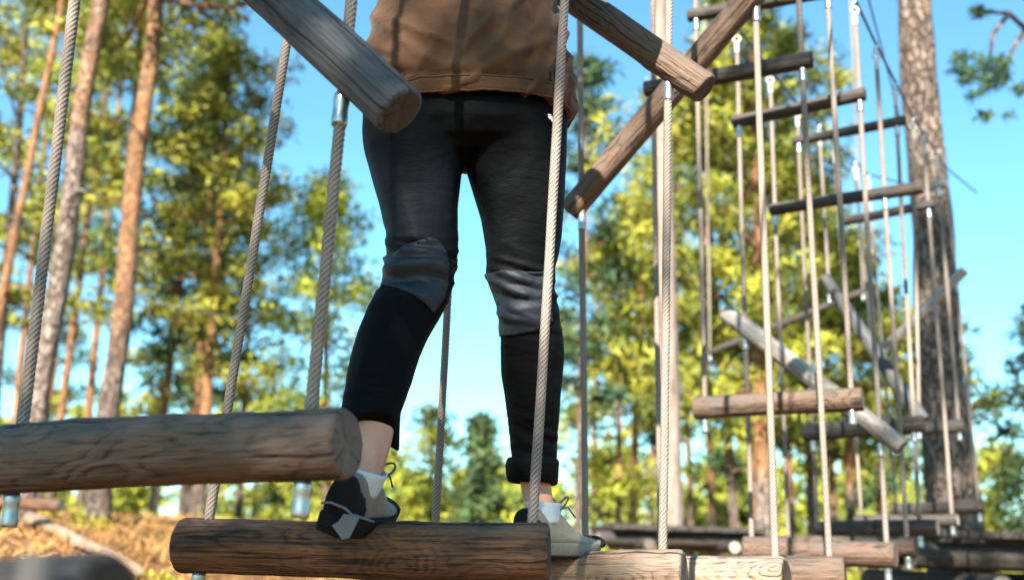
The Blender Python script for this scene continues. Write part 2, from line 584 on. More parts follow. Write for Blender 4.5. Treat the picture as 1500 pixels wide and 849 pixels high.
def box(cx, cy, cz, sx, sy, sz, bev=0.0):
    x, y, z = sx / 2, sy / 2, sz / 2
    bm = bmesh.new()
    bmesh.ops.create_cube(bm, size=1, matrix=Matrix.Translation((cx, cy, cz)) @ Matrix.Diagonal((sx, sy, sz, 1)))
    if bev:
        bmesh.ops.bevel(bm, geom=bm.edges[:], offset=bev, segments=2, affect='EDGES')
    bm.verts.index_update()
    V = [v.co.copy() for v in bm.verts]
    Fc = [[v.index for v in f.verts] for f in bm.faces]
    bm.free()
    return V, Fc


def put_x(o, a, b, parent):
    """place object whose local X axis is its length so that it spans a..b"""
    a, b = Vector(a), Vector(b)
    d = (b - a).normalized()
    z = Vector((0, 0, 1))
    y = z.cross(d).normalized()
    z = d.cross(y)
    m = Matrix((d, y, z)).transposed().to_4x4()
    m.translation = (a + b) / 2
    o.matrix_basis = (Matrix.Translation(-Vector(parent.location)) if parent else Matrix()) @ m


def put_z(o, a, b, parent):
    a, b = Vector(a), Vector(b)
    q = Vector((0, 0, 1)).rotation_difference((b - a).normalized())
    m = q.to_matrix().to_4x4()
    m.translation = a
    o.matrix_basis = (Matrix.Translation(-Vector(parent.location)) if parent else Matrix()) @ m


def log_mesh(L, r0, r1, seed, n=40, na=60, rough=0.02, bev=0.16):
    rnd = random.Random(seed)
    ox, oy, oz = [rnd.uniform(-50, 50) for _ in range(3)]
    xs, sc = [], []
    steps = 5
    bl = bev * (r0 + r1) / 2
    prof = [(0, 1 - bev)] + [(bl * (1 - math.cos(math.pi / 2 * k / steps)), 1 - bev * (1 - math.sin(math.pi / 2 * k / steps))) for k in range(1, steps + 1)]
    for x, s in prof:
        xs.append(x); sc.append(s)
    for k in range(1, na):
        xs.append(bl + (L - 2 * bl) * k / na); sc.append(1)
    for x, s in reversed(prof):
        xs.append(L - x); sc.append(s)
    rings = []
    knots = [(rnd.uniform(0.05, 0.95) * L, rnd.uniform(0, 6.28), rnd.uniform(0.03, 0.09)) for _ in range(max(2, int(L * 6)))]
    for x, s in zip(xs, sc):
        rr = r0 + (r1 - r0) * x / L
        bendy = 0.10 * rr * math.sin(x / L * 3.1 + ox)
        bendz = 0.10 * rr * math.sin(x / L * 2.7 + oy)
        ring = []
        for k in range(n):
            a = 2 * math.pi * k / n
            c, sn = math.cos(a), math.sin(a)
            h = noise.noise((x * 3 + ox, c * 1.3 + oy, sn * 1.3 + oz)) * 2.0 * rough + noise.noise((x * 14 + ox, c * 4 + oy, sn * 4 + oz)) * rough * 0.8
            h += noise.noise((x * 2.2 + oz, c * 9 + ox, sn * 9 + oy)) * rough * 0.7
            for kx, ka, kh in knots:
                if abs(x - kx) < 3 * r0:
                    da = (a - ka + math.pi) % (2 * math.pi) - math.pi
                    h += kh * math.exp(-((x - kx) / (0.55 * r0)) ** 2 - (da / 0.42) ** 2)
            q = rr * s * (1 + h)
            ring.append((x - L / 2, bendy + c * q, bendz + sn * q))
        rings.append(ring)
    # end faces: inner rings so the cut looks rough
    def inner(ring, xo, sgn):
        out = []
        cx = sum(p[0] for p in ring) / n; cy = sum(p[1] for p in ring) / n; cz = sum(p[2] for p in ring) / n
        for f in (0.66, 0.33):
            out.append([(cx + noise.noise((p[1] * 40 + ox, p[2] * 40, oz)) * 0.03 * r0 * sgn, cy + (p[1] - cy) * f, cz + (p[2] - cz) * f) for p in ring])
        return out
    a = inner(rings[0], 0, 1)
    b = inner(rings[-1], L, 1)
    rings = a[::-1] + rings + b
    V, Fc = loft(rings)
    me = mesh_np('log', V, Fc)
    nr = len(rings)
    idx = [0] * len(Fc)
    for i in range(nr - 1):
        if i < 2 or i >= nr - 3:
            for j in range(n):
                idx[i * n + j] = 1
    for k in range((nr - 1) * n, len(Fc)):
        idx[k] = 1
    me.polygons.foreach_set('material_index', idx)
    return me


def rope_mesh(L, r, lod):
    pitch = r * 2 * 3.0
    n, per = (36, 15) if lod == 0 else ((24, 9) if lod == 1 else (12, 4))
    m = max(4, int(L / pitch * per))
    z = np.linspace(0, L, m + 1)
    th = np.arange(n) * 2 * np.pi / n
    T, Z = np.meshgrid(th, z)
    tw = 2 * np.pi * Z / pitch
    lobe = np.abs(np.cos(3 * (T - tw)))                # six strands
    rr = r * (0.62 + 0.40 * lobe ** 0.75)
    rr *= 1 + 0.03 * np.sin(Z * 7.0 + 1.3) + 0.02 * np.sin(Z * 23 + T)
    # slight natural waviness of the hanging rope
    ox = 0.0016 * np.sin(Z * 3.1 + 0.4)
    oy = 0.0016 * np.sin(Z * 2.3 + 1.9)
    V = np.stack([rr * np.cos(T) + ox, rr * np.sin(T) + oy, Z], -1).reshape(-1, 3)
    i, j = np.meshgrid(np.arange(m), np.arange(n), indexing='ij')
    a = i * n + j
    b = i * n + (j + 1) % n
    Fq = np.stack([a, b, b + n, a + n], -1).reshape(-1, 4)
    me = mesh_np('rope', V, Fq)
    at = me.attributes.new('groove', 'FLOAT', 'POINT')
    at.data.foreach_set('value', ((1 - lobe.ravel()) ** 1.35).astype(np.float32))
    return me


# ------------------------------------------------------------------ the swing steps
def along_px(P, d, ypx):
    """point on the line P + t d whose picture row is ypx"""
    lo, hi = -3.0, 4.0
    for _ in range(50):
        mid = (lo + hi) / 2
        if PX(P + d * mid)[1] > ypx:
            lo = mid
        else:
            hi = mid
    return P + d * ((lo + hi) / 2)


def ferrule(parent, p, d, r, L):
    """crimped sleeve hanging from p down along -d"""
    prof = [(r * 0.55, 0.0), (r * 0.95, 0.0), (r, 0.004), (r, L * 0.28), (r * 0.94, L * 0.34), (r * 0.94, L * 0.62), (r, L * 0.7), (r, L - 0.006), (r * 0.9, L), (r * 0.5, L)]
    me = mesh_np('ferrule', *lathe(prof, 24))
    o = obj('ferrule', me, parent, ['aluminium'])
    return o


ROPE_R = 0.0098
tops_left, tops_right = [], []


def make_step(S):
    YL, YR = S['Y']
    lod = S.get('lod', 2)
    (tl, bl), (tr, br) = S['cables']
    cables = []
    for (t, b, Y, side) in ((tl, bl, YL, 0), (tr, br, YR, 1)):
        P = U(b[0], b[1], Y)
        Q = U(t[0], t[1], Y)
        cables.append((P, (Q - P).normalized(), Q))
    (Pl, dl, Ql), (Pr, dr, Qr) = cables

    def depth_at(x, xa, xb):            # depth along a log crossing both cables
        return YL + (YR - YL) * (x - xa) / (xb - xa)

    loc = (Pl + Pr) / 2
    root = empty('swing_step', loc, S['label'], 'swing step', 'log swing steps hanging along the bridge')
    logs = []
    for kind, data in S['logs']:
        x0, y0, d0, x1, y1, d1, mat = data[:7]
        # where the cables cross that log, in pixels
        def cross(P, d):
            x = PX(P)[0]
            for _ in range(12):
                y = y0 + (y1 - y0) * (x - x0) / (x1 - x0)
                x = PX(along_px(P, d, y))[0]
            return x
        xa, xb = cross(Pl, dl), cross(Pr, dr)
        Y0, Y1 = depth_at(x0, xa, xb), depth_at(x1, xa, xb)
        A, B = U(x0, y0, Y0), U(x1, y1, Y1)
        L = (B - A).length
        near = lod == 0
        me = log_mesh(L, d0 / F * Y0 / 2, d1 / F * Y1 / 2, hash((x0, y1)) % 9999, 64 if near else 28, int(L * (110 if near else 50)), rough=0.042)
        em = data[7] if len(data) > 7 else 'end_grey'
        o = obj(kind, me, root, [mat, em])
        put_x(o, A, B, root)
        logs.append((A, B, max(d0 * Y0, d1 * Y1) / F / 2))
    for side, (P, d, Q) in enumerate(cables):
        eye = S.get('eye', (None, None))[side]
        if eye:
            top = along_px(P, d, eye)
        else:
            zt = S.get('top_z', 4.05)
            top = P + d * ((zt - P.z) / d.z)
        # lowest log on this cable
        low, ferr = None, []
        for A, B, r in logs:
            ab = (B - A)
            # closest point between cable line and log axis
            n_ = d.cross(ab)
            t = (A - P).cross(ab).dot(n_) / n_.length_squared
            c = P + d * t
            tt = (c - A).dot(ab) / ab.length_squared
            if -0.05 < tt < 1.05:
                slant = ab.normalized()
                clr = r / max(0.25, math.sqrt(max(0.0, 1 - slant.z ** 2)))
                q = c - d * (clr - 0.006)
                ferr.append((q, slant))
                if low is None or q.z < low.z:
                    low = q
        if low is None:
            low = P
        fr = ROPE_R * 1.30
        fl = 0.052
        bot = low - d * (fl * 0.6)
        L = (top - bot).length
        me = rope_mesh(L, ROPE_R, lod)
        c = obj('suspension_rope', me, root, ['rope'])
        put_z(c, bot, top, root)
        for q, _ in ferr:
            fo = ferrule(c, q, d, fr, fl)
            fo.matrix_basis = Matrix.Translation((0, 0, (q - bot).dot(d) - fl))
        # eye and shackle that carry the rope
        ez = L
        sleeve = lathe([(0.008, -0.075), (0.0135, -0.075), (0.0145, -0.07), (0.0145, -0.012), (0.012, 0.0), (0.006, 0.0)], 16)
        th = [2 * math.pi * k / 20 for k in range(20)]
        ring = []
        for a in th:
            cdir = Vector((math.cos(a), 0, math.sin(a)))
            ring.append([cdir * (0.021 + 0.007 * math.cos(b)) + Vector((0, 0.008 * math.sin(b), 0.019)) for b in [2 * math.pi * k / 8 for k in range(8)]])
        V, Fc = loft(ring + [ring[0]], False, False)
        e = obj('rope_eye', mesh_np('rope_eye', *merge(sleeve, (V, Fc))), c, ['white_plastic'])
        e.matrix_basis = Matrix.Translation((0, 0, L)) @ Matrix.Scale(0.72, 4)
        pth = [(0.011 * math.sin(a) , 0.012 * math.cos(a) , 0.052 + 0.022 * math.sin(a)) for a in [2 * math.pi * k / 14 for k in range(15)]]
        s = obj('shackle', mesh_np('shackle', *tube(pth, 0.0045, 8)), c, ['steel'])
        s.matrix_basis = Matrix.Translation((0, 0, L))
        (tops_left if side == 0 else tops_right).append(top + d * 0.078)
    return root


STEPS = [
    dict(label='nearest swing step, thick weathered log at lower left with a slanting grey log above', Y=(1.60, 1.44), lod=0,
         cables=(((110, 0), (30, 632)), ((515, 0), (455, 597))),
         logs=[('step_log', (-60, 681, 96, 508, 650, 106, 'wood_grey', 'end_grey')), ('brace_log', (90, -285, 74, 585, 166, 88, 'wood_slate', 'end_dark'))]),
    dict(label='swing step with the dark brown log under the left shoe of the person', Y=(1.93, 1.86), lod=0,
         cables=(((420, 70), (305, 760)), ((828, 0), (779, 767))),
         logs=[('step_log', (262, 800, 76, 805, 805, 81, 'wood_brown', 'end_dark'))]),
    dict(label='swing step with the pale log under the right shoe and a brown slanting log above', Y=(2.38, 2.2), lod=0,
         cables=(((655, 450), (637, 765)), ((981, 0), (970, 812))),
         logs=[('step_log', (590, 847, 64, 1004, 848, 72, 'wood_pale', 'end_grey')), ('brace_log', (690, -110, 48, 1034, 130, 50, 'wood_grey', 'end_dark'))]),
    dict(label='swing step right of the shoes whose slanting log leans the opposite way', Y=(2.84, 2.58), lod=0,
         cables=(((850, 40), (857, 812)), ((1107, 0), (1135, 812))),
         logs=[('step_log', (826, 845, 58, 1153, 845, 64, 'wood_pale', 'end_dark')), ('brace_log', (834, 312, 38, 1142, -56, 44, 'wood_grey', 'end_dark'))]),
    dict(label='swing step behind the pale logs with a dark level log beside the timber post', Y=(3.2, 3.02), lod=1,
         cables=(((958, 130), (967, 812)), ((1170, 0), (1214, 810))),
         logs=[('step_log', (925, 840, 54, 1239, 840, 54, 'wood_grey', 'end_dark')), ('brace_log', (944, 131, 25, 1191, 88, 27, 'wood_dark', 'end_dark'))]),
    dict(label='swing step whose thick brown log hangs at knee height before the orange pine trunk', Y=(3.55, 3.32), lod=1,
         cables=(((1020, 40), (1032, 580)), ((1213, 0), (1246, 565))),
         logs=[('step_log', (1018, 599, 33, 1264, 583, 35, 'wood_grey', 'end_grey')), ('brace_log', (1008, 23, 21, 1224, -14, 23, 'wood_dark', 'end_dark'))]),
    dict(label='swing step crossed by a silvery slanting log, seventh from the person', Y=(3.92, 3.66), lod=1, eye=(62, 20),
         cables=(((1079, 60), (1101, 795)), ((1252, 20), (1298, 790))),
         logs=[('step_log', (1090, 806, 36, 1313, 811, 36, 'wood_grey', 'end_grey')), ('brace_log', (1073, 179, 20, 1268, 137, 22, 'wood_dark', 'end_dark')),
               ('brace_log', (1062, 456, 27, 1321, 656, 27, 'wood_silver', 'end_grey'))]),
    dict(label='swing step with a level dark brace that crosses in front of the big platform tree', Y=(4.27, 4.0), lod=1, eye=(122, 86),
         cables=(((1128, 117), (1155, 790)), ((1283, 78), (1328, 784))),
         logs=[('step_log', (1135, 801, 30, 1342, 799, 28, 'wood_grey', 'end_dark')), ('brace_log', (1129, 309, 19, 1352, 273, 20, 'wood_dark', 'end_grey'))]),
    dict(label='swing step with a dark log at mid height just left of the big tree', Y=(4.62, 4.36), lod=2, eye=(172, 140),
         cables=(((1168, 172), (1197, 770)), ((1311, 130), (1346, 757))),
         logs=[('step_log', (1197, 776, 22, 1374, 772, 24, 'wood_dark', 'end_pale')), ('brace_log', (1161, 207, 15, 1327, 176, 16, 'wood_dark', 'end_dark')),
               ('brace_log', (1177, 635, 24, 1354, 618, 25, 'wood_dark', 'end_dark'))]),
    dict(label='pair of ropes with one steep grey log slanting down toward the big tree', Y=(4.97, 4.7), lod=2, eye=(200, 190),
         cables=(((1200, 192), (1214, 420)), ((1337, 185), (1346, 612))),
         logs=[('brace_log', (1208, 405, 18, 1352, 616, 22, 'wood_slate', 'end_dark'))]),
    dict(label='swing step with a lower dark brace just beneath the level one at the big tree', Y=(5.3, 5.05), lod=2, eye=(228, 213),
         cables=(((1222, 220), (1262, 757)), ((1353, 207), (1394, 752))),
         logs=[('step_log', (1253, 763, 17, 1403, 760, 18, 'wood_dark', 'end_pale')), ('brace_log', (1234, 324, 14, 1370, 299, 15, 'wood_dark', 'end_dark'))]),
    dict(label='swing step with its short dark log hanging across the big tree at half height', Y=(5.62, 5.42), lod=2, eye=(252, 242),
         cables=(((1253, 250), (1288, 622)), ((1372, 237), (1404, 618))),
         logs=[('step_log', (1280, 630, 19, 1413, 622, 20, 'wood_dark', 'end_dark')), ('brace_log', (1385, 268, 14, 1308, 284, 11, 'wood_silver', 'end_pale'))]),
    dict(label='last swing step before the platform with a pale log slanting up right', Y=(5.95, 5.76), lod=2, eye=(272, 262),
         cables=(((1272, 268), (1312, 735)), ((1386, 258), (1433, 733))),
         logs=[('step_log', (1303, 746, 19, 1441, 741, 20, 'wood_dark', 'end_grey')), ('brace_log', (1288, 520, 16, 1412, 395, 15, 'wood_silver', 'end_pale'))]),
]
for S in STEPS:
    make_step(S)

# far swing step of another route
make_step(dict(label='distant thin dark log slung between ropes among the pines', Y=(8.4, 8.0), lod=2, top_z=6.5,
               cables=(((1034, 100), (1040, 516)), ((1250, 100), (1264, 428))),
               logs=[('step_log', (1033, 519, 9, 1270, 424, 10, 'wood_dark', 'end_dark'))]))
# the step the photographer stands on: its log end pokes into the lower left corner
near_root = empty('swing_step', U(40, 880, 0.72), 'blurred dark log end with a pale bolt in the bottom left corner', 'swing step', 'log swing steps hanging along the bridge')
A_, B_ = U(-500, 948, 0.80), U(156, 918, 0.72)
lg = obj('step_log', log_mesh((B_ - A_).length, 0.046, 0.046, 5, 48, 60), near_root, ['wood_dark', 'end_dark'])
put_x(lg, A_, B_, near_root)
bolt_p = U(56, 816, 0.66)
bolt = obj('bolt', mesh_np('bolt', *lathe([(0.004, 0.0), (0.011, 0.0), (0.0115, 0.003), (0.0115, 0.042), (0.010, 0.046), (0.004, 0.046)], 16)), near_root, ['bolt_metal'])
put_z(bolt, bolt_p - Vector((0, 0.0, 0.044)), bolt_p + Vector((0, 0, 0.002)), near_root)
for xp in (-430,):
    p = U(xp, 890, 0.79)
    c = obj('suspension_rope', rope_mesh(2.4, ROPE_R, 1), near_root, ['rope'])
    put_z(c, p, p + Vector((0, 0, 1)), near_root)

# ------------------------------------------------------------------ overhead support wires
ANCH = U(1402, 289, 6.95)


def wire(name, pts, r, label, group=None, mat='wire'):
    o = obj(name, mesh_np(name, *tube([Vector(p) - Vector(pts[0]) for p in pts], r, 8)), None, [mat])
    o.location = pts[0]
    return tag(o, label, 'support wire', group)


def line_pts(tops, end):
    tops = sorted([t for t in tops if t.y < 6.5], key=lambda v: v.y)
    d = (tops[0] - tops[2]).normalized()
    start = tops[0] + Vector((d.x, d.y, 0.02)) * 6.0
    return [start] + tops + [end]


tl_ = [t for t in tops_left if t.y < 7]
tr_ = [t for t in tops_right if t.y < 7]
wire('support_wire', line_pts(tr_, ANCH + Vector((0.1, -0.1, 0.0))), 0.006, 'dark overhead wire carrying the right-hand ropes of the swing steps', 'overhead support wires')
wire('support_wire', line_pts(tl_, ANCH + Vector((-0.12, -0.1, -0.02))), 0.006, 'dark overhead wire carrying the left-hand ropes of the swing steps', 'overhead support wires')
p0, p1 = U(1262, -40, 3.9), U(1322, 185, 6.9)
wire('support_wire', [p0 + (p0 - p1) * 1.2, p0, p1], 0.005, 'second dark safety wire running up left from the big tree', 'overhead support wires')
wire('support_wire', [U(60, 398, 9.0), U(100, 410, 9.3), U(200, 437, 10.0), U(360, 470, 11.5)], 0.008, 'pale thin rope stretched between the pines on the left', None, 'white_plastic')


# ------------------------------------------------------------------ ground
def sst(a, b, x):
    t = min(1, max(0, (x - a) / (b - a)))
    return t * t * (3 - 2 * t)


def gz(x, y):
    bank = sst(1.0, -3.2, x + 0.05 * y) * sst(2.0, 6.5, y)
    z = 0.30 + 1.22 * bank + 0.25 * sst(8, 14, y) * bank
    z -= 0.6 * sst(16, 40, y) * bank
    z += 0.5 * sst(25, 80, y)
    z += 0.16 * noise.noise((x * 0.35, y * 0.35, 0.3)) + 0.05 * noise.noise((x * 1.3, y * 1.3, 2.3)) + 0.02 * noise.noise((x * 4, y * 4, 1.3))
    return z


xs = np.concatenate([np.linspace(-250, -25, 16)[:-1], np.linspace(-25, 25, 170), np.linspace(25, 250, 16)[1:]])
ys = np.concatenate([np.linspace(-60, -4, 12)[:-1], np.linspace(-4, 26, 130), np.linspace(26, 400, 30)[1:]])
V = [(x, y, gz(x, y)) for y in ys for x in xs]
nx = len(xs)
Fq = np.array([(j * nx + i, j * nx + i + 1, (j + 1) * nx + i + 1, (j + 1) * nx + i) for j in range(len(ys) - 1) for i in range(nx - 1)])
g = obj('ground', mesh_np('ground', np.array(V), Fq), None, ['ground'])
tag(g, 'sunlit brown forest floor rising as a bank on the left', 'ground', None, 'structure')


# ------------------------------------------------------------------ trees
def tufts_mesh(centres, radii, nface, rng, ln=(0.10, 0.20), wd=0.035, flat=0.55):
    """leaf-sized blades spread through many small clumps"""
    C = np.repeat(centres, nface, 0)
    Rr = np.repeat(radii, nface)[:, None]
    N = len(C)
    d = rng.normal(size=(N, 3))
    d /= np.linalg.norm(d, axis=1)[:, None] + 1e-9
    u = rng.random((N, 1)) ** 0.45
    P = C + d * u * Rr * np.array([1, 1, flat])
    nn_ = d + rng.normal(size=(N, 3)) * 0.42 + np.array([0, 0, 0.25])
    nn_ /= np.linalg.norm(nn_, axis=1)[:, None]
    sd = np.cross(nn_, rng.normal(size=(N, 3)))
    sd /= np.linalg.norm(sd, axis=1)[:, None] + 1e-9
    ax = np.cross(sd, nn_) + nn_ * 0.25
    ax /= np.linalg.norm(ax, axis=1)[:, None]
    l = rng.uniform(ln[0], ln[1], (N, 1))
    wv = wd * rng.uniform(0.6, 1.4, (N, 1))
    a = P - sd * wv * 0.5
    b = P + sd * wv * 0.5
    c = P + ax * l + sd * wv * 0.35
    e = P + ax * l - sd * wv * 0.35
    V = np.stack([a, b, c, e], 1).reshape(-1, 3)
    Fq = np.arange(N * 4).reshape(-1, 4)
    return V, Fq


def trunk_mesh(path, rads, limbs, orange0, orange1, n=16, seed=0, omax=1.0):
    # main stem resampled with wobble and bark lumps
    rings = []
    path = [Vector(p) for p in path]
    L = sum((path[i + 1] - path[i]).length for i in range(len(path) - 1))
    m = max(16, int(L / 0.22))
    seg = [(path[i + 1] - path[i]).length for i in range(len(path) - 1)]
    V, Fc, O = [], [], []
    for k in range(m + 1):
        s = L * k / m
        i = 0
        while i < len(seg) - 1 and s > seg[i]:
            s -= seg[i]; i += 1
        f = s / seg[i]
        p = path[i].lerp(path[i + 1], f)
        r = rads[i] + (rads[i + 1] - rads[i]) * f
        p = p + Vector((noise.noise((k * 0.13, seed, 0)), noise.noise((k * 0.13, seed, 9)), 0)) * r * 0.55
        ring = []
        for j in range(n):
            a = 2 * math.pi * j / n
            h = noise.noise((math.cos(a) * 2 + seed, math.sin(a) * 2, k * 0.4)) * 0.10 + noise.noise((math.cos(a) * 5 + seed, math.sin(a) * 5, k * 1.1)) * 0.05 + (noise.noise((math.cos(a) * 9 + seed, math.sin(a) * 9, k * 0.9)) * 0.07 if n > 30 else 0)
            flare = 1 + 0.45 * max(0, 1 - (p.z - path[0].z) / 0.5) ** 2
            ring.append(p + Vector((math.cos(a), math.sin(a), 0)) * r * (1 + h) * flare)
        rings.append(ring)
    V, Fc = loft(rings)
    for lp, lr in limbs:
        v, f = tube(lp, lr, 6)
        V, Fc = merge((V, Fc), (v, f))
    me = mesh_np('trunk', V, Fc)
    at = me.attributes.new('orange', 'FLOAT', 'POINT')
    vals = [omax * min(1, max(0, (v[2] - orange0) / max(0.01, orange1 - orange0))) for v in V]
    at.data.foreach_set('value', vals)
    return me


def pine(label, a, b, Y, dpx, top, crown0, cr, nl=26, tn=4, nf=60, tr=0.42, group=None, orange=(2.0, 5.0), mat='needles', name='pine_tree', seed=None, blade=((0.10, 0.20), 0.04), conic=0.0, bend=0.0, omax=1.0, bark='bark'):
    """a, b: two picture points of the stem (lower, upper); Y its distance; heights are world metres"""
    seed = seed if seed is not None else int(a[0] * 13 + Y * 7)
    rng = np.random.default_rng(seed)
    rnd = random.Random(seed)
    P, Q = U(a[0], a[1], Y), U(b[0], b[1], Y)
    d = (Q - P) / (Q - P).z
    base = P + d * (gz(P.x, P.y) - 0.08 - P.z)
    root = empty(name, base, label, 'tree', group)
    rb = dpx / F * Y / 2
    zmid = (P.z + Q.z) / 2
    H = top - base.z

    def axis(z):
        q = d * (z - base.z)
        return Vector((q.x + bend * math.sin((z - base.z) / H * 6), q.y, z - base.z))

    def rad(z):
        f = (z - base.z) / H
        return rb * (1.12 - 0.85 * f) if f < 1 else rb * 0.2
    zs = [base.z + H * k / 7 for k in range(8)]
    limbs, cents, rads = [], [], []
    for i in range(nl):
        f = (i + rnd.random()) / nl
        z = crown0 + (top - crown0) * f ** 0.9
        prof = (1 - f) * conic + (1 - conic) * (math.sin(math.pi * min(1, 0.18 + 0.80 * f)) ** 0.7)
        ln = cr * prof * rnd.uniform(0.55, 1.12)
        az = i * 2.4 + rnd.uniform(-0.5, 0.5)
        rise = -0.12 + 0.75 * f + rnd.uniform(-0.2, 0.2)
        if conic > 0.6:
            rise = -0.25 + 0.4 * f
        p0 = axis(z)
        dirv = Vector((math.cos(az), math.sin(az), rise)).normalized()
        p1 = p0 + dirv * ln * 0.55 + Vector((0, 0, -0.04 * ln))
        p2 = p0 + dirv * ln + Vector((0, 0, 0.10 * ln))
        if ln > 0.25:
            r0 = min(rad(z) * 0.42, 0.012 + ln * 0.016)
            limbs.append(([p0, p1, p2], [r0, r0 * 0.65, r0 * 0.25]))
        for k in range(tn):
            s = rnd.uniform(0.35, 1.08)
            q = p0.lerp(p2, s) if s > 0.5 else p0.lerp(p1, s * 1.8)
            side = Vector((-dirv.y, dirv.x, 0)) * rnd.uniform(-0.32, 0.32) * ln * s
            cents.append(q + side + Vector((0, 0, rnd.uniform(-0.05, 0.16) * ln)))
            rads.append(tr * rnd.uniform(0.6, 1.25))
    # dead lower stubs
    for i in range(5):
        z = base.z + (crown0 - base.z) * rnd.uniform(0.35, 0.98)
        az = rnd.uniform(0, 6.28)
        p0 = axis(z)
        l_ = rnd.uniform(0.25, 0.9) * min(1, cr / 1.6)
        limbs.append(([p0, p0 + Vector((math.cos(az), math.sin(az), 0.1)) * l_ * 0.6, p0 + Vector((math.cos(az + .3), math.sin(az + .3), -0.1)) * l_], [0.014, 0.010, 0.004]))
    me = trunk_mesh([axis(z) for z in zs], [rad(z) for z in zs], limbs, orange[0] - base.z + 1.6, orange[1] - base.z + 1.6, n=36 if dpx > 50 else 16, seed=seed % 97, omax=omax)
    obj('trunk', me, root, [bark])
    if cents:
        V, Fq = tufts_mesh(np.array([tuple(c) for c in cents]), np.array(rads), nf, rng, blade[0], blade[1])
        obj('crown', mesh_np('crown', V, Fq, False), root, [mat])
    return root


GP = 'slender pines in the background forest'
SL = 'slender pine with orange upper bark deep in the background forest'
# left group (heights in world metres; camera at 1.6)
pine('pale grey trunk of a tall pine at far left behind the nearest rope', (52, 610), (142, 40), 9.0, 31, 15.5, 9.0, 2.6, 26, 4, 60, orange=(2.0, 4.2), omax=0.52, bark='bark_pale')
pine('tall straight pine, brown trunk standing between the two left ropes', (142, 770), (226, 20), 11.5, 30, 16.5, 8.0, 3.0, 34, 5, 70, orange=(0.6, 3.0), omax=0.60)
pine('thin pale orange pine leaning right at the left edge', (2, 440), (92, 0), 13.0, 14, 15.0, 8.5, 2.0, 24, 4, 50, orange=(1, 2))
pine('slim orange pine with bright yellow green crown left of the gap in the trees', (299, 640), (330, 200), 17.0, 18, 10.4, 4.2, 1.6, 32, 4, 50, orange=(0.5, 2.0), tr=0.42)
pine('thin orange pine with a bent dead branch behind the brown trunk', (160, 620), (193, 200), 16.0, 13, 15.5, 9.5, 2.4, 26, 5, 60, orange=(0.5, 1.5))
pine('dark trunked pine half cut off by the left edge', (-8, 600), (22, 250), 15.0, 16, 12.5, 5.0, 2.6, 30, 5, 60, orange=(9, 12))
for a, b, Y, d, top, c0, cr in (
        ((85, 640), (132, 300), 19, 11, 16, 7.0, 2.6), ((238, 620), (266, 380), 22, 13, 12.0, 4.5, 2.6), ((281, 700), (300, 400), 21, 10, 13, 5.0, 2.8),
        ((222, 780), (246, 560), 24, 10, 12, 4.0, 2.6), ((350, 760), (362, 500), 27, 11, 11.5, 2.6, 3.0), ((20, 640), (60, 260), 23, 12, 16.5, 6.0, 3.2),
        ((262, 780), (284, 560), 26, 11, 11.5, 5.0, 2.4), ((120, 700), (160, 300), 27, 12, 19, 8, 3.4), ((60, 700), (104, 330), 31, 10, 15, 4, 3.2)):
    pine(SL, a, b, Y, d, top, c0, cr * 0.62, 24, 4, 34, group=GP, orange=(0.5, 3), tr=0.50, blade=((0.14, 0.28), 0.06), mat='needles' if a[0] in (85, 222, 350, 20, 120) else 'needles_dark')
pine('bushy young pine with layered sunlit branches left of the person', (478, 770), (478, 420), 18.0, 12, 8.2, 2.2, 1.9, 36, 4, 46, orange=(0.5, 1.5), conic=0.55, tr=0.45)
# centre and right
pine('dark crowned pine just right of the person behind the ropes', (846, 770), (858, 300), 15.0, 12, 9.4, 3.6, 0.85, 26, 3, 44, orange=(1, 3), mat='needles_dark', tr=0.36)
pine('yellow green pine in the middle between person and timber post', (905, 770), (908, 480), 17.0, 11, 7.0, 1.7, 1.5, 28, 4, 40, conic=0.45, orange=(0.5, 1.5), tr=0.45)
pine('bare thin orange pine stem left of the timber post', (926, 772), (932, 600), 21.0, 14, 9.0, 4.2, 1.6, 30, 4, 46, orange=(0.3, 0.6), tr=0.45)
pine('orange trunked pine with full crown behind the knee height log', (1118, 790), (1108, 320), 13.0, 23, 9.8, 2.9, 1.7, 44, 4, 110, orange=(0.4, 1.5), tr=0.36, blade=((0.08, 0.16), 0.026), bark='bark_pale')
pine('knotty brown pine with sunlit patches between post and orange pine', (1072, 780), (1062, 620), 14.0, 15, 8.6, 3.3, 1.7, 36, 4, 56, orange=(0.5, 2.0), bend=0.05)
for a, b, Y, d, top, c0, cr in (
        ((1012, 775), (1004, 500), 22, 10, 11.5, 3.2, 2.4), ((1190, 775), (1178, 500), 18, 15, 8.6, 3.0, 2.0), ((1248, 770), (1240, 560), 17, 17, 6.8, 3.4, 1.9),
        ((1222, 770), (1212, 560), 24, 12, 10.5, 3.6, 2.6), ((1360, 760), (1348, 520), 20, 13, 6.2, 3.2, 2.4), ((1160, 770), (1150, 500), 25, 11, 12.0, 4.0, 2.6),
        ((1290, 775), (1282, 560), 26, 11, 8.4, 2.4, 2.6), ((870, 775), (872, 560), 27, 10, 10.0, 2.2, 2.6), ((955, 775), (955, 560), 29, 10, 10.2, 2.4, 2.4),
        ((1042, 775), (1038, 560), 30, 11, 15, 4, 3.0), ((1108, 775), (1100, 560), 32, 11, 16, 4, 3.2)):
    pine(SL, a, b, Y, d, top, c0, cr * 0.62, 22, 4, 30, group=GP, orange=(0.3, 2.0), tr=0.48, blade=((0.14, 0.28), 0.06), mat='needles_dark' if a[0] in (1012, 1290) else 'needles')
pine('dark pine at the right edge beyond the platform', (1535, 780), (1530, 560), 14.0, 9, 5.2, 1.7, 0.8, 22, 3, 36, mat='needles_dark', orange=(5, 6), conic=0.3, tr=0.3)
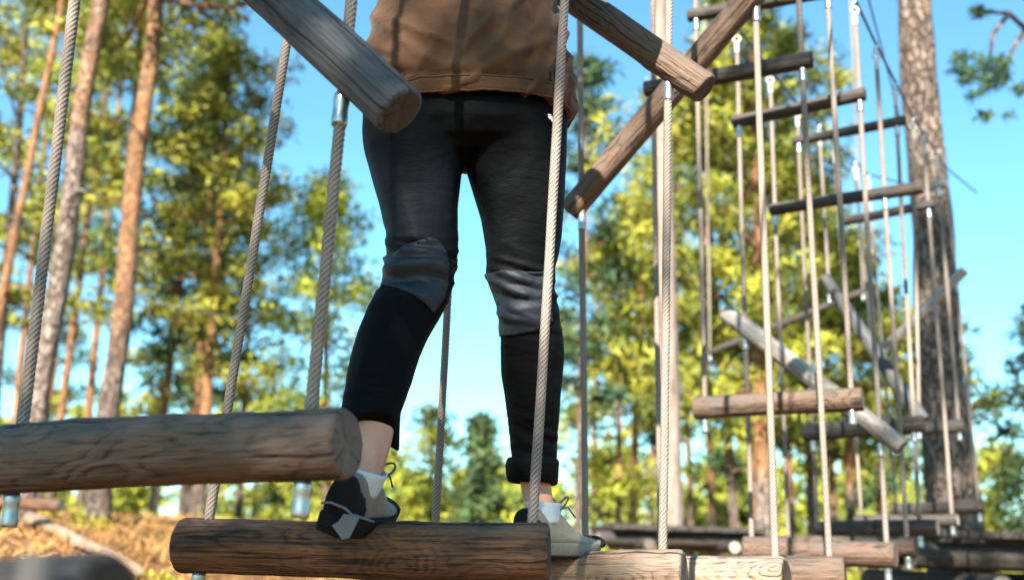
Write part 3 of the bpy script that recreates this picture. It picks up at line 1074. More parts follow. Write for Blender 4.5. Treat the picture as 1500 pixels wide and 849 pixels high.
pine('small pine left of the pine at the right edge', (1462, 790), (1459, 640), 17.0, 8, 3.4, 1.5, 0.7, 16, 3, 40, orange=(5, 6), conic=0.6)
pine('little blue green spruce seen between the legs', (706, 790), (706, 700), 16.0, 8, 3.6, 1.4, 0.7, 26, 3, 28, mat='needles_dark', name='spruce_tree', conic=1.0, orange=(8, 9), tr=0.20)
pine('small yellow green pine left of the spruce between the legs', (632, 790), (632, 700), 19.0, 8, 4.0, 1.4, 0.9, 20, 3, 28, conic=0.5, orange=(5, 6))
# the big tree that carries the platform
bigroot = pine('big rough barked pine rising through the wooden platform at right', (1402, 770), (1337, 0), 6.95, 68, 13.0, 9.2, 2.8, 26, 5, 70, orange=(1.6, 4.6), omax=0.46, bark='bark_mid')

# pines standing behind the photographer: they throw the dappled shade over the nearest logs
def pine_at(label, x, y, dbh, top, crown0, cr, **kw):
    q = Vector((x, y, gz(x, y) + 2))
    # same builder, addressed by ground position instead of a picture point
    global U
    keep = U
    U = lambda px, py, Y: Vector((x, y, 2.0 if py > 0 else 6.0))
    r_ = pine(label, (0, 1), (0, 0), 1.0, dbh * F, top, crown0, cr, **kw)
    U = keep
    return r_


pine_at('pine behind the photographer nearest to the left rope', -4.05, -5.6, 0.26, 11.0, 4.6, 2.0, nl=60, tn=5, nf=64, orange=(3, 5), seed=42, tr=0.36)
pine_at('pine behind the photographer on the platform tree side', -0.35, -5.4, 0.26, 13.0, 8.4, 2.1, nl=26, tn=4, nf=55, orange=(3, 5), seed=23, tr=0.34)

# pine outside the right edge whose branch reaches into the picture
pt = pine('pine beyond the right edge with a bare crooked branch reaching in', (1690, 700), (1650, 100), 9.5, 40, 13.5, 9.6, 1.6, 24, 4, 60, orange=(3.5, 5))
base = Vector(pt.location)
pts = [U(1655, 60, 9.5), U(1560, 10, 9.4), U(1502, 42, 9.3), U(1478, 20, 9.25), U(1455, 50, 9.2), U(1449, 90, 9.2)]
pts2 = [U(1502, 42, 9.3), U(1482, 75, 9.3), U(1471, 110, 9.3)]
pts3 = [U(1478, 20, 9.25), U(1440, 17, 9.2), U(1432, 26, 9.2)]
parts = [tube([p - base for p in pts], [0.06, 0.045, 0.036, 0.030, 0.024, 0.014], 8), tube([p - base for p in pts2], [0.028, 0.022, 0.013], 6), tube([p - base for p in pts3], [0.024, 0.017, 0.009], 6)]
bo = obj('branch', mesh_np('branch', *merge(*parts)), pt, ['bark'])
cs, rs = [], []
rr_ = random.Random(4)
for k in range(26):
    x = rr_.uniform(1395, 1475)
    cs.append(tuple(U(x, rr_.uniform(78, 118) + (x - 1395) * 0.05, rr_.uniform(9.0, 9.4)) - base)); rs.append(0.07)
for k in range(16):
    cs.append(tuple(U(rr_.uniform(1410, 1500), rr_.uniform(110, 172), rr_.uniform(9.0, 9.4)) - base)); rs.append(0.06)
for k in range(5):
    cs.append(tuple(U(rr_.uniform(1428, 1450), rr_.uniform(14, 24), 9.2) - base)); rs.append(0.04)
V, Fq = tufts_mesh(np.array(cs), np.array(rs), 34, np.random.default_rng(3), (0.04, 0.09), 0.014)
obj('needle_spray', mesh_np('needle_spray', V, Fq, False), bo, ['needles_dark'])

# distant woodland (reads as one mass) and low bushes
rng = np.random.default_rng(11)
rnd = random.Random(12)
cents, rads = [], []
TV, TF = [], []
for i in range(120):
    Y = rnd.uniform(36, 75)
    px = rnd.uniform(-300, 1800)
    h = rnd.uniform(3.0, 6.5) * (Y / 45)
    if 540 < px < 835:
        h = rnd.uniform(2.4, 4.6) * (Y / 45)
    elif 395 < px <= 540:
        h = rnd.uniform(3.5, 6.5) * (Y / 45)
    elif 835 <= px < 1330:
        h = rnd.uniform(3.0, 6.0) * (Y / 45)
    elif px >= 1330:
        h = rnd.uniform(2.0, 4.0) * (Y / 45)
    B = U(px, 790, Y)
    zb = gz(B.x, B.y)
    v, f = tube([(B.x, B.y, zb), (B.x, B.y, zb + h * 0.9)], [0.14, 0.05], 6)
    TV, TF = merge((TV, TF), (v, f))
    for k in range(int(26 + h * 2)):
        u = rnd.random()
        z = zb + h * (0.15 + 0.85 * u)
        r = (0.34 * h) ** 0.5 * (1.15 - u) * rnd.uniform(0.2, 1.2)
        a = rnd.uniform(0, 6.28)
        cents.append((B.x + r * math.cos(a), B.y + r * math.sin(a), z)); rads.append(rnd.uniform(0.35, 0.75))
V, Fq = tufts_mesh(np.array(cents), np.array(rads), 34, rng, (0.22, 0.42), 0.13)
wd = obj('distant_woodland', mesh_np('distant_woodland', V, Fq, False), None, ['needles'])
tag(wd, 'far mass of blurred pine woodland along the horizon', 'woodland', None, 'stuff')
tw = mesh_np('trunks', TV, TF)
at = tw.attributes.new('orange', 'FLOAT', 'POINT')
at.data.foreach_set('value', [0.6] * len(TV))
obj('trunks', tw, wd, ['bark'])

BUSHES = [(1110, 12, 1.5), (1180, 13, 1.7), (1265, 14, 1.6), (1010, 15, 1.7), (880, 16, 1.9), (940, 18, 1.9), (1320, 13, 1.5), (1455, 11, 1.55), (1490, 12, 1.5), (700, 19, 1.75), (640, 22, 2.0),
          (760, 24, 2.2), (590, 20, 1.9), (820, 20, 1.9), (430, 22, 2.0), (500, 24, 2.2)]
for i, (px, Y, top) in enumerate(BUSHES):
    B = U(px, 800, Y)
    zb = gz(B.x, B.y)
    h = max(0.35, top - zb)
    r_ = 0.55 * h + 0.35
    rn = random.Random(i * 17 + 3)
    root = empty('bush', (B.x, B.y, zb), 'low yellow green bush of small leaves growing on the forest floor', 'bush', 'bushes on the forest floor')
    cs, rs, stems = [], [], []
    for k in range(34):
        a, u = rn.uniform(0, 6.28), rn.random()
        q = Vector((r_ * math.cos(a) * u ** .6, r_ * math.sin(a) * u ** .6, h * rn.uniform(0.2, 1.0) * (1 - 0.35 * u)))
        cs.append(tuple(q)); rs.append(0.17 * rn.uniform(0.6, 1.3))
        if k % 3 == 0:
            stems.append(tube([(0, 0, -0.05), (q.x * .5, q.y * .5, q.z * .6), tuple(q)], [0.010, 0.007, 0.003], 5))
    st = mesh_np('stems', *merge(*stems))
    at = st.attributes.new('orange', 'FLOAT', 'POINT')
    at.data.foreach_set('value', [0.0] * len(st.vertices))
    obj('stems', st, root, ['bark'])
    V, Fq = tufts_mesh(np.array(cs), np.array(rs), 46, np.random.default_rng(i), (0.05, 0.11), 0.05, 0.8)
    obj('leaves', mesh_np('leaves', V, Fq, False), root, ['leaves_yellow' if i % 3 else 'needles'])

# fallen needles, cones and twigs that litter the bank
M['litter'] = leaf_mat('needle_litter', (0.10, 0.045, 0.018), (0.33, 0.155, 0.06), (0.26, 0.17, 0.10))
cs, rs = [], []
rn = random.Random(9)
for k in range(1500):
    Y = rn.uniform(4.5, 18)
    B = U(rn.uniform(-200, 900), 800, Y)
    cs.append((B.x, B.y, gz(B.x, B.y) + 0.01)); rs.append(rn.uniform(0.08, 0.22))
V, Fq = tufts_mesh(np.array(cs), np.array(rs), 26, np.random.default_rng(18), (0.03, 0.12), 0.014, 0.28)
lt = obj('forest_litter', mesh_np('forest_litter', V, Fq, False), None, ['litter'])
tag(lt, 'rusty brown litter of fallen needles and twigs on the bank', 'forest litter', None, 'stuff')

# low ground cover on the bank
cs, rs = [], []
rn = random.Random(5)
for k in range(900):
    Y = rn.uniform(5, 22)
    B = U(rn.uniform(-150, 1500), 800, Y)
    if noise.noise((B.x * 0.5, B.y * 0.5, 4.0)) < (0.22 if B.x < 0 else 0.02):
        continue
    cs.append((B.x, B.y, gz(B.x, B.y) + 0.04)); rs.append(rn.uniform(0.10, 0.26))
V, Fq = tufts_mesh(np.array(cs), np.array(rs), 40, np.random.default_rng(8), (0.04, 0.10), 0.02, 0.45)
gc = obj('ground_cover', mesh_np('ground_cover', V, Fq, False), None, ['leaves_yellow'])
tag(gc, 'patchy low green ground cover of moss and small shrubs', 'ground cover', None, 'stuff')


# rocks and fallen wood on the bank
def rock(label, px, Y, sx, sy, sz, seed):
    B = U(px, 800, Y)
    bm = bmesh.new()
    bmesh.ops.create_icosphere(bm, subdivisions=4, radius=1)
    for v in bm.verts:
        n_ = 1 + 0.28 * noise.noise(v.co * 1.3 + Vector((seed, 0, 0))) + 0.09 * noise.noise(v.co * 4 + Vector((seed, 3, 0)))
        v.co = Vector((v.co.x * sx, v.co.y * sy, v.co.z * sz)) * n_
    me = bpy.data.meshes.new('rock')
    bm.to_mesh(me); bm.free()
    me.polygons.foreach_set('use_smooth', [True] * len(me.polygons))
    o = obj('rock', me, None, ['rock'])
    o.location = (B.x, B.y, gz(B.x, B.y) + sz * 0.25)
    tag(o, label, 'rock', 'rocks on the bank')




def ground_log(name, label, a, b, Y0, Y1, r, mat, lift=0.0, end='end_pale'):
    A, B = U(a[0], a[1], Y0), U(b[0], b[1], Y1)
    root = empty(name, (A + B) / 2, label, 'log')
    o = obj('stem', log_mesh((B - A).length, r, r * 0.9, int(a[0] + 50), 24, 30), root, [mat, end])
    put_x(o, A, B, root)
    return root, A, B


A, B = U(40, 784, 8.2), U(200, 826, 6.6)
A.z, B.z = gz(A.x, A.y) + 0.12, gz(B.x, B.y) + 0.10
lo = obj('fallen_log', log_mesh((B - A).length, 0.05, 0.04, 77, 24, 40), None, ['wood_pale', 'end_pale'])
put_x(lo, A, B, None)
tag(lo, 'pale bare fallen log lying along the sunny bank', 'log')
root, A, B = ground_log('log_rail', 'brown log rail on short posts at the far left of the bank', (-120, 728), (90, 741), 8.0, 7.6, 0.05, 'wood_brown')
for f in (0.12, 0.55):
    p = A.lerp(B, f)
    zb = gz(p.x, p.y)
    po = obj('post', mesh_np('post', *lathe([(0.03, -0.05), (0.045, -0.05), (0.045, p.z - zb - 0.02), (0.03, p.z - zb - 0.02)], 14)), root, ['wood_dark'])
    po.matrix_basis = Matrix.Translation(Vector((p.x, p.y, zb)) - Vector(root.location))

# ------------------------------------------------------------------ timber post and distant platform
P, Q = U(986, 780, 9.0), U(965, 0, 9.0)
d = (Q - P).normalized()
base = P + d * ((gz(P.x, P.y) - 0.1 - P.z) / d.z)
top = P + d * ((11 - P.z) / d.z)
po = obj('timber_post', log_mesh((top - base).length, 0.098, 0.074, 31, 28, 90, rough=0.02), None, ['wood_post', 'end_pale'])
put_x(po, base, top, None)
tag(po, 'tall peeled grey timber post standing behind the brown slanting logs', 'post')


def platform(label, cx, cy, z, sx, sy, mat, tree_hole, beams, rot=0.0):
    root = empty('platform', (cx, cy, z), label, 'platform', 'wooden platforms round the posts')
    root.rotation_euler = (0, 0, rot)
    rn = random.Random(int(cx * 10))
    n = int(sx / 0.125)
    for k in range(n):
        x = -sx / 2 + (k + 0.5) * sx / n
        pieces = [(-sy / 2, sy / 2)]
        if abs(x - tree_hole[0]) < tree_hole[2]:
            pieces = [(-sy / 2, tree_hole[1] - tree_hole[2]), (tree_hole[1] + tree_hole[2], sy / 2)]
        for y0, y1 in pieces:
            if y1 - y0 < 0.05:
                continue
            e = rn.uniform(-0.02, 0.02)
            o = obj('deck_plank', mesh_np('deck_plank', *box(0, 0, 0, y1 - y0 + e, sx / n - 0.008, 0.045, 0.004), smooth=False), root, [mat])
            o.matrix_basis = Matrix.Translation((x, (y0 + y1) / 2 + e / 2, rn.uniform(-0.003, 0.003))) @ Matrix.Rotation(math.pi / 2, 4, 'Z')
    for (ax, ay, bx, by, dz, r, em) in beams:
        A, B = Vector((ax, ay, dz)), Vector((bx, by, dz))
        o = obj('beam', log_mesh((B - A).length, r, r, int(ax * 100 + 500 + dz * 70), 20, 24, rough=0.015), root, [mat, em])
        dd = (B - A).normalized()
        y = Vector((0, 0, 1)).cross(dd)
        m = Matrix((dd, y, Vector((0, 0, 1)))).transposed().to_4x4()
        m.translation = (A + B) / 2
        o.matrix_basis = m
    return root


T = U(1398, 785, 6.95)
pz = U(1420, 782, 6.2).z
platform('dark wooden platform round the big tree at right', T.x + 0.55, T.y + 0.1, pz, 2.0, 1.5, 'wood_dark', (-0.55, -0.1, 0.24),
         [(-1.1, -0.55, 1.6, -0.55, -0.125, 0.085, 'end_grey'), (-1.0, 0.45, 1.6, 0.45, -0.125, 0.085, 'end_grey'),
          (-0.75, -0.95, -0.75, 0.9, -0.30, 0.075, 'end_pale'), (-0.25, -0.98, -0.25, 0.9, -0.30, 0.07, 'end_grey'), (0.8, -0.95, 0.8, 0.9, -0.30, 0.075, 'end_grey')], R(4))
T2 = P + d * 0.0
pz2 = U(986, 775, 9.0).z
platform('distant dark platform round the timber post', T2.x, T2.y, pz2, 1.3, 1.1, 'wood_dark', (0, 0, 0.13),
         [(-0.75, -0.4, 0.8, -0.4, -0.09, 0.06, 'end_pale'), (-0.75, 0.4, 0.8, 0.4, -0.09, 0.06, 'end_pale'), (0.3, -0.75, 0.3, 0.7, -0.14, 0.05, 'end_pale'), (0.5, -0.75, 0.5, 0.7, -0.14, 0.05, 'end_pale'), (-0.4, -0.75, -0.4, 0.7, -0.14, 0.05, 'end_grey')], R(6))

# ------------------------------------------------------------------ the person
person = empty('person', U(690, 795, 2.0), 'person in a brown jacket and black trousers stepping across the hanging logs', 'person')
PO = Vector(person.location)


def interp(rows, y):
    if y <= rows[0][0]:
        return rows[0][1:]
    for a, b in zip(rows, rows[1:]):
        if y <= b[0]:
            t = (y - a[0]) / (b[0] - a[0])
            return tuple(p + (q - p) * t for p, q in zip(a[1:], b[1:]))
    return rows[-1][1:]


def sect(c, hx, hy, n=40, e=0.9, back=1.0):
    out = []
    for k in range(n):
        a = 2 * math.pi * k / n
        ca, sa = math.cos(a), math.sin(a)
        x = math.copysign(abs(ca) ** e, ca)
        y = math.copysign(abs(sa) ** e, sa)
        out.append(c + hx * x + hy * y)
    return out


def body_loft(rows, ys, dirx=None):
    """rows: (y, xl, xr, Y, depth half) outline of a limb traced on the photo, at its own distance"""
    rings = []
    for y in ys:
        xl, xr, Yc, dh = interp(rows, y)
        a, b = U(xl, y, Yc), U(xr, y, Yc)
        rings.append(sect((a + b) / 2, (b - a) / 2, Vector((0, dh, 0))))
    return loft(rings)


def remeshed(parts, vox, smooth_it=2):
    me = mesh_np('tmp', *merge(*parts))
    bm = bmesh.new()
    bm.from_mesh(me)
    bmesh.ops.recalc_face_normals(bm, faces=bm.faces[:])
    bm.to_mesh(me)
    bm.free()
    o = bpy.data.objects.new('tmp', me)
    COL.objects.link(o)
    md = o.modifiers.new('r', 'REMESH')
    md.mode = 'VOXEL'
    md.voxel_size = vox
    if smooth_it:
        ms = o.modifiers.new('s', 'SMOOTH')
        ms.factor = 0.5
        ms.iterations = smooth_it
    dg = bpy.context.evaluated_depsgraph_get()
    dg.update()
    me2 = bpy.data.meshes.new_from_object(o.evaluated_get(dg))
    bpy.data.objects.remove(o)
    bpy.data.meshes.remove(me)
    return me2


def displace(me, fn):
    me.update()
    nrm = [v.normal.copy() for v in me.vertices]
    for v, n in zip(me.vertices, nrm):
        v.co = v.co + n * fn(v.co.copy(), n)
    me.update()


def finish(me, name, parent, mats):
    o = obj(name, me, parent, mats)
    me.transform(Matrix.Translation(-PO))
    me.polygons.foreach_set('use_smooth', [True] * len(me.polygons))
    return o


# ---- body: one continuous skinned figure (mostly under the clothes)
SHOE_L = Matrix.Translation(U(484, 781, 1.775) + Vector((0, 0, 0.006))) @ Matrix.Rotation(-R(9), 4, 'Z') @ Matrix.Rotation(R(8), 4, 'X') @ Matrix.Rotation(R(20), 4, 'Y')
_h = U(768, 806, 2.15)
SHOE_R = Matrix.Translation(Vector((_h.x, _h.y, U(830, 812, 2.27).z - 0.002))) @ Matrix.Rotation(-R(37), 4, 'Z')
def W(px, py, Y):
    return U(px, py, Y)
HIP = U(684, 178, 2.04)
ANK_L, ANK_R = U(541, 668, 1.845), U(786, 728, 2.235)
KNEE_L, KNEE_R = U(612, 405, 2.0), U(768, 440, 2.12)
GRIP_L = along_px(U(305, 760, 1.93), (U(420, 70, 1.93) - U(305, 760, 1.93)).normalized(), -330)
GRIP_R = along_px(U(779, 767, 1.86), (U(828, 0, 1.86) - U(779, 767, 1.86)).normalized(), -330)
CHEST = HIP + Vector((0.0, 0.02, 0.40))
NECK = HIP + Vector((0.0, 0.03, 0.60))
HEADC = HIP + Vector((0.0, 0.07, 0.76))


def skin_graph():
    verts, edges, rad = [], [], []
    def add(p, r, par=None):
        verts.append(tuple(Vector(p)))
        rad.append(r)
        if par is not None:
            edges.append((par, len(verts) - 1))
        return len(verts) - 1
    pel = add(HIP, 0.125)
    sp1 = add(HIP + Vector((0, 0, 0.17)), 0.115, pel)
    sp2 = add(CHEST, 0.135, sp1)
    sp3 = add(HIP + Vector((0, 0.02, 0.50)), 0.105, sp2)
    nk = add(NECK, 0.055, sp3)
    h1 = add(HEADC + Vector((0, 0.005, -0.06)), 0.068, nk)
    h2 = add(HEADC + Vector((0, 0.01, 0.02)), 0.085, h1)
    h3 = add(HEADC + Vector((0, 0, 0.085)), 0.065, h2)
    for side, kn, an, hipx in ((-1, KNEE_L, ANK_L, -0.085), (1, KNEE_R, ANK_R, 0.085)):
        hj = add(HIP + Vector((hipx, 0, -0.05)), 0.085, pel)
        th = add((HIP + Vector((hipx, 0, -0.05))).lerp(kn, 0.5), 0.066, hj)
        k = add(kn, 0.050, th)
        cf = add(kn.lerp(an, 0.35) + Vector((0, -0.012, 0)), 0.049, k)
        lo = add(kn.lerp(an, 0.78), 0.036, cf)
        a = add(an, 0.036, lo)
        sm = SHOE_L if side < 0 else SHOE_R
        he = add(sm @ Vector((0.012, 0.062, 0.058)), 0.028, a)
        f1 = add(sm @ Vector((0.014, 0.12, 0.045)), 0.022, he)
        add(sm @ Vector((0.014, 0.19, 0.032)), 0.014, f1)
    for side, grip in ((-1, GRIP_L), (1, GRIP_R)):
        sh = add(HIP + Vector((side * 0.175, 0.01, 0.52)), 0.062, sp3)
        shp = Vector(verts[sh])
        el = (shp + grip) / 2 + Vector((side * 0.12, -0.05, -0.14))
        um = add(shp.lerp(el, 0.5), 0.049, sh)
        e = add(el, 0.040, um)
        wrist = grip + (el - grip).normalized() * 0.075
        fa = add(el.lerp(wrist, 0.4), 0.039, e)
        wr = add(wrist, 0.027, fa)
        fdir = (grip - wrist).normalized()
        ax = Vector((0, 0, 1))
        inn = Vector((-side, 0, 0))
        inn = (inn - fdir * inn.dot(fdir)).normalized()
        palm = add(wrist + fdir * 0.04 + inn * 0.0, 0.028, wr)
        base_p = Vector(verts[palm])
        away = fdir
        for i, (off, ln) in enumerate(((0.033, 0.9), (0.011, 1.0), (-0.011, 0.95), (-0.032, 0.78))):
            k0 = add(base_p + ax * off + away * 0.025, 0.0105, palm)
            c = grip + ax * off
            k1 = add(c + away * 0.022 * ln + inn * 0.004, 0.0092, k0)
            k2 = add(c + away * 0.016 * ln + inn * 0.024 * ln, 0.0085, k1)
            add(c - away * 0.008 + inn * 0.024 * ln, 0.0075, k2)
        t0 = add(base_p + ax * 0.030 - away * 0.015 + inn * 0.012, 0.012, palm)
        t1 = add(grip + ax * 0.052 + inn * 0.024 - away * 0.012, 0.010, t0)
        add(grip + ax * 0.060 + inn * 0.026 + away * 0.014, 0.0085, t1)
    return verts, edges, rad


vs, es, rads = skin_graph()
me = bpy.data.meshes.new('tmp')
me.from_pydata(vs, es, [])
o = bpy.data.objects.new('tmp', me)
COL.objects.link(o)
sk = o.modifiers.new('skin', 'SKIN')
sk.use_smooth_shade = True
layer = me.skin_vertices[0].data if len(me.skin_vertices) else None
if layer is None:
    bm = bmesh.new(); bm.from_mesh(me)
    bm.verts.layers.skin.verify()
    bm.to_mesh(me); bm.free()
    layer = me.skin_vertices[0].data
for i, r_ in enumerate(rads):
    layer[i].radius = (r_, r_)
    layer[i].use_root = (i == 0)
sb = o.modifiers.new('sub', 'SUBSURF')
sb.levels = sb.render_levels = 3
dg = bpy.context.evaluated_depsgraph_get()
dg.update()
bme = bpy.data.meshes.new_from_object(o.evaluated_get(dg))
bpy.data.objects.remove(o)
# face: nose, brow, eye sockets, mouth, chin shaped into the same surface (front of the head is +Y, it looks ahead)
for v in bme.vertices:
    q = v.co - HEADC
    if q.length < 0.16 and q.z > -0.13:
        fx, fz = q.x, q.z
        if q.y > 0.02:
            g_ = lambda x0, z0, s: math.exp(-((fx - x0) ** 2 + (fz - z0) ** 2) / (2 * s * s))
            v.co.y += 0.020 * g_(0, -0.028, 0.012) + 0.010 * g_(0, -0.008, 0.010) - 0.010 * (g_(0.032, 0.0, 0.013) + g_(-0.032, 0.0, 0.013)) + 0.006 * g_(0, -0.062, 0.014) + 0.012 * g_(0, -0.100, 0.016)
        if abs(abs(fx) - 0.083) < 0.02 and abs(fz + 0.01) < 0.03 and abs(q.y) < 0.02:
            v.co.x += math.copysign(0.012, fx)
bme.update()
for v in bme.vertices:                      # ankle bones, heel cords and a little unevenness
    if v.co.z < U(540, 590, 1.85).z + 0.05:
        px, py = PX(v.co)
        n = v.normal.copy()
        amp = 0.0
        if n.y < 0.35:
            amp += 0.0055 * math.exp(-((px - 551) / 8.0) ** 2 - ((py - 662) / 10.0) ** 2)
            amp += 0.0030 * math.exp(-((px - 524) / 6.0) ** 2) * (1 if px < 600 else 0) - 0.0026 * math.exp(-((px - 538) / 6.0) ** 2) * (1 if px < 600 else 0) * (py - 600) / 70.0
            amp += 0.0050 * math.exp(-((px - 803) / 7.0) ** 2 - ((py - 733) / 9.0) ** 2) + 0.0025 * math.exp(-((px - 781) / 6.0) ** 2)
        amp += 0.0008 * noise.noise(v.co * 60)
        v.co = v.co + n * amp
body = finish(bme, 'body', person, ['skin'])
for s in (-1, 1):
    em_ = mesh_np('eye', *lathe([(0.0, -0.011), (0.006, -0.0095), (0.0095, -0.0055), (0.011, 0), (0.0095, 0.0055), (0.006, 0.0095), (0.0, 0.011)], 14))
    e = obj('eye', em_, person, ['sock'])
    e.location = HEADC - PO + Vector((s * 0.032, 0.078, 0.0))
    # ear
    er = []
    for k in range(13):
        a = -2.2 + 4.4 * k / 12
        er.append((s * (0.088 + 0.006 * math.cos(a)), -0.01 - 0.018 * math.cos(a), 0.032 * math.sin(a)))
    eo = obj('ear', mesh_np('ear', *tube(er, 0.007, 8)), person, ['skin'])
    eo.location = HEADC - PO
hr = []
for k in range(13):
    t = k / 12
    z = -0.09 + 0.215 * t
    rr = 0.096 * math.sqrt(max(0.0, 1 - ((z - 0.015) / 0.112) ** 2)) + 0.004
    cy = -0.018 if z < 0.05 else -0.006
    n = 28
    hr.append([Vector((rr * math.cos(2 * math.pi * j / n), cy + rr * 1.08 * math.sin(2 * math.pi * j / n) * (1.0 if math.sin(2 * math.pi * j / n) < 0 else (0.35 if z < 0.045 else 1.0)), z)) * (1 + 0.03 * noise.noise((j * .9, k * .7, 1))) for j in range(n)])
hm = mesh_np('hair', *loft(hr))
ho = obj('hair', hm, person, ['hair'])
ho.location = HEADC - PO

# ---- trousers
LEG_L = [  # y, xl, xr, distance, half depth
    (150, 534, 700, 2.03, 0.118), (200, 531, 692, 2.03, 0.118), (225, 534, 684, 2.02, 0.112), (245, 540, 677, 2.02, 0.106), (300, 556, 671, 2.02, 0.095), (345, 566, 671, 2.01, 0.086), (368, 565, 670, 2.005, 0.083), (390, 568, 667, 2.0, 0.082),
    (408, 561, 665, 1.99, 0.080), (420, 559, 663, 1.985, 0.080), (440, 546, 657, 1.975, 0.080), (460, 536, 646, 1.965, 0.080), (490, 524, 628, 1.95, 0.080), (520, 515, 615, 1.93, 0.077), (560, 507, 602, 1.905, 0.070),
    (600, 501, 588, 1.88, 0.062), (612, 500, 586, 1.87, 0.060)]
LEG_R = [
    (150, 660, 831, 2.04, 0.118), (200, 668, 831, 2.04, 0.116), (235, 679, 830, 2.045, 0.112), (250, 683, 829, 2.05, 0.108), (280, 692, 827, 2.06, 0.102), (320, 704, 825, 2.075, 0.094), (350, 709, 823, 2.085, 0.088), (372, 712, 818, 2.095, 0.085), (390, 712, 815, 2.10, 0.083),
    (410, 714, 814, 2.105, 0.082), (430, 723, 815, 2.11, 0.080), (455, 731, 818, 2.12, 0.078), (490, 733, 824, 2.135, 0.078), (520, 733, 827, 2.15, 0.078), (550, 734, 825, 2.165, 0.075), (585, 740, 821, 2.18, 0.070), (625, 745, 818, 2.20, 0.066), (668, 749, 816, 2.22, 0.062), (690, 750, 815, 2.225, 0.060)]
PELV = [(40, 548, 818, 2.03, 0.105), (100, 538, 828, 2.03, 0.118), (150, 532, 832, 2.03, 0.128), (200, 532, 831, 2.03, 0.128), (222, 540, 826, 2.03, 0.112), (236, 580, 790, 2.03, 0.08)]
yl = list(range(150, 613, 9)) + [612]
pl = body_loft(LEG_L, yl)
pr = body_loft(LEG_R, list(range(150, 691, 9)) + [690])
pp = body_loft(PELV, [40, 60, 80, 100, 120, 140, 160, 180, 200, 212, 222, 230, 236])
# left hem: the leg opening dips on the inner side (front of the shin)
hem_l = []
for k in range(4):
    t = k / 3
    hem_l.append(sect(U(543 + 17 * t, 606 + 40 * t, 1.872 + 0.035 * t), Vector((0.056 * (1 - 0.40 * t), 0, -0.004 - 0.016 * t)), Vector((0, 0.058 * (1 - 0.35 * t), 0))))
hl = loft(hem_l)
tme = remeshed([pl, pr, pp, hl], 0.0055, 3)


def ridged(v):
    return 1 - abs(v) * 2.0


def trouser_disp(co, n):
    px, py = PX(co)
    d_ = 0.0
    left = px < (678 if py < 300 else 690)
    seed_ = 0.0 if left else 31.0
    # broad soft folds everywhere
    d_ += 0.0035 * noise.noise((co.x * 9 + seed_, co.y * 7, co.z * 14))
    if left:
        k = math.exp(-((py - 392) / 42.0) ** 2)
        sl = (px - 615) * 0.10
        ph = (py + sl * math.sin(py * 0.03) * 1.2) / 1000.0
        k2 = math.exp(-((py - 560) / 50.0) ** 2) * 0.25
        k3 = math.exp(-((py - 265) / 60.0) ** 2) * 0.32
    else:
        k = math.exp(-((py - 430) / 45.0) ** 2) * 0.95
        ph = (py - (px - 765) * 0.28) / 1000.0
        k2 = math.exp(-((py - 640) / 40.0) ** 2) * 0.45
        k3 = math.exp(-((py - 300) / 70.0) ** 2) * 0.15
    a = noise.noise((co.x * 5.0 + seed_, co.y * 5.0 + 3, ph * 44))
    b = noise.noise((co.x * 9.0 + seed_, co.y * 9.0 + 9, ph * 80))
    d_ += (ridged(a) - 0.55) * (0.034 if left else 0.024) * (k + k2 * 0.6) + (ridged(b) - 0.55) * 0.006 * (k + k2)
    c = noise.noise(((px * 0.6 + py * 0.5) * 0.03 + seed_, (py * 0.6 - px * 0.35) * 0.010, co.y * 4))
    d_ += (ridged(c) - 0.5) * 0.006 * k3
    e_ = noise.noise(((px * 0.8 - py * 0.25) * 0.02 + seed_, (py * 0.8 + px * 0.25) * 0.012, 2.2))
    d_ += (ridged(e_) - 0.5) * 0.0045 * (1 if py < 620 else 0.3)
    # crotch creases
    d_ *= 0.25 + 0.75 * min(1.0, max(0.0, n.dot((CAM - co).normalized())) * 1.6)
    k4 = math.exp(-(((px - 678) / 60.0) ** 2 + ((py - 225) / 45.0) ** 2))
    d_ += (ridged(noise.noise((math.atan2(py - 215, abs(px - 678) + 4) * 3.0, 0.4, seed_))) - 0.5) * 0.0012 * k4
    return d_


displace(tme, trouser_disp)
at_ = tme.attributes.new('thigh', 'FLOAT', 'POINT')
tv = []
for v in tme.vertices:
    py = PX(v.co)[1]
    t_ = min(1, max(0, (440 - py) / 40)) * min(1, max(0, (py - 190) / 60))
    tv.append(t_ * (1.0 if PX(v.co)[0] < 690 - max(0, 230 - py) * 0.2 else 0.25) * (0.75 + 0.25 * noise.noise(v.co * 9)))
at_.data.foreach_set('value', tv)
POLY_L = [(552, 384), (572, 372), (592, 361), (612, 352), (630, 347), (643, 352), (652, 366), (657, 386), (655, 418), (650, 436), (634, 459), (620, 443), (603, 431), (579, 421), (554, 417)]
POLY_R = [(700, 404), (735, 396), (790, 398), (806, 396), (808, 470), (790, 483), (760, 489), (725, 494)]


def inside(poly, x, y):
    c = False
    for (x1, y1), (x2, y2) in zip(poly, poly[1:] + poly[:1]):
        if (y1 > y) != (y2 > y) and x < (x2 - x1) * (y - y1) / (y2 - y1) + x1:
            c = not c
    return c


def near_edge(poly, x, y):
    best = None
    for (x1, y1), (x2, y2) in zip(poly, poly[1:] + poly[:1]):
        dx, dy = x2 - x1, y2 - y1
        t = max(0, min(1, ((x - x1) * dx + (y - y1) * dy) / (dx * dx + dy * dy)))
        q = (x1 + t * dx, y1 + t * dy)
        dd = (q[0] - x) ** 2 + (q[1] - y) ** 2
        if best is None or dd < best[0]:
            best = (dd, q)
    return best[1]


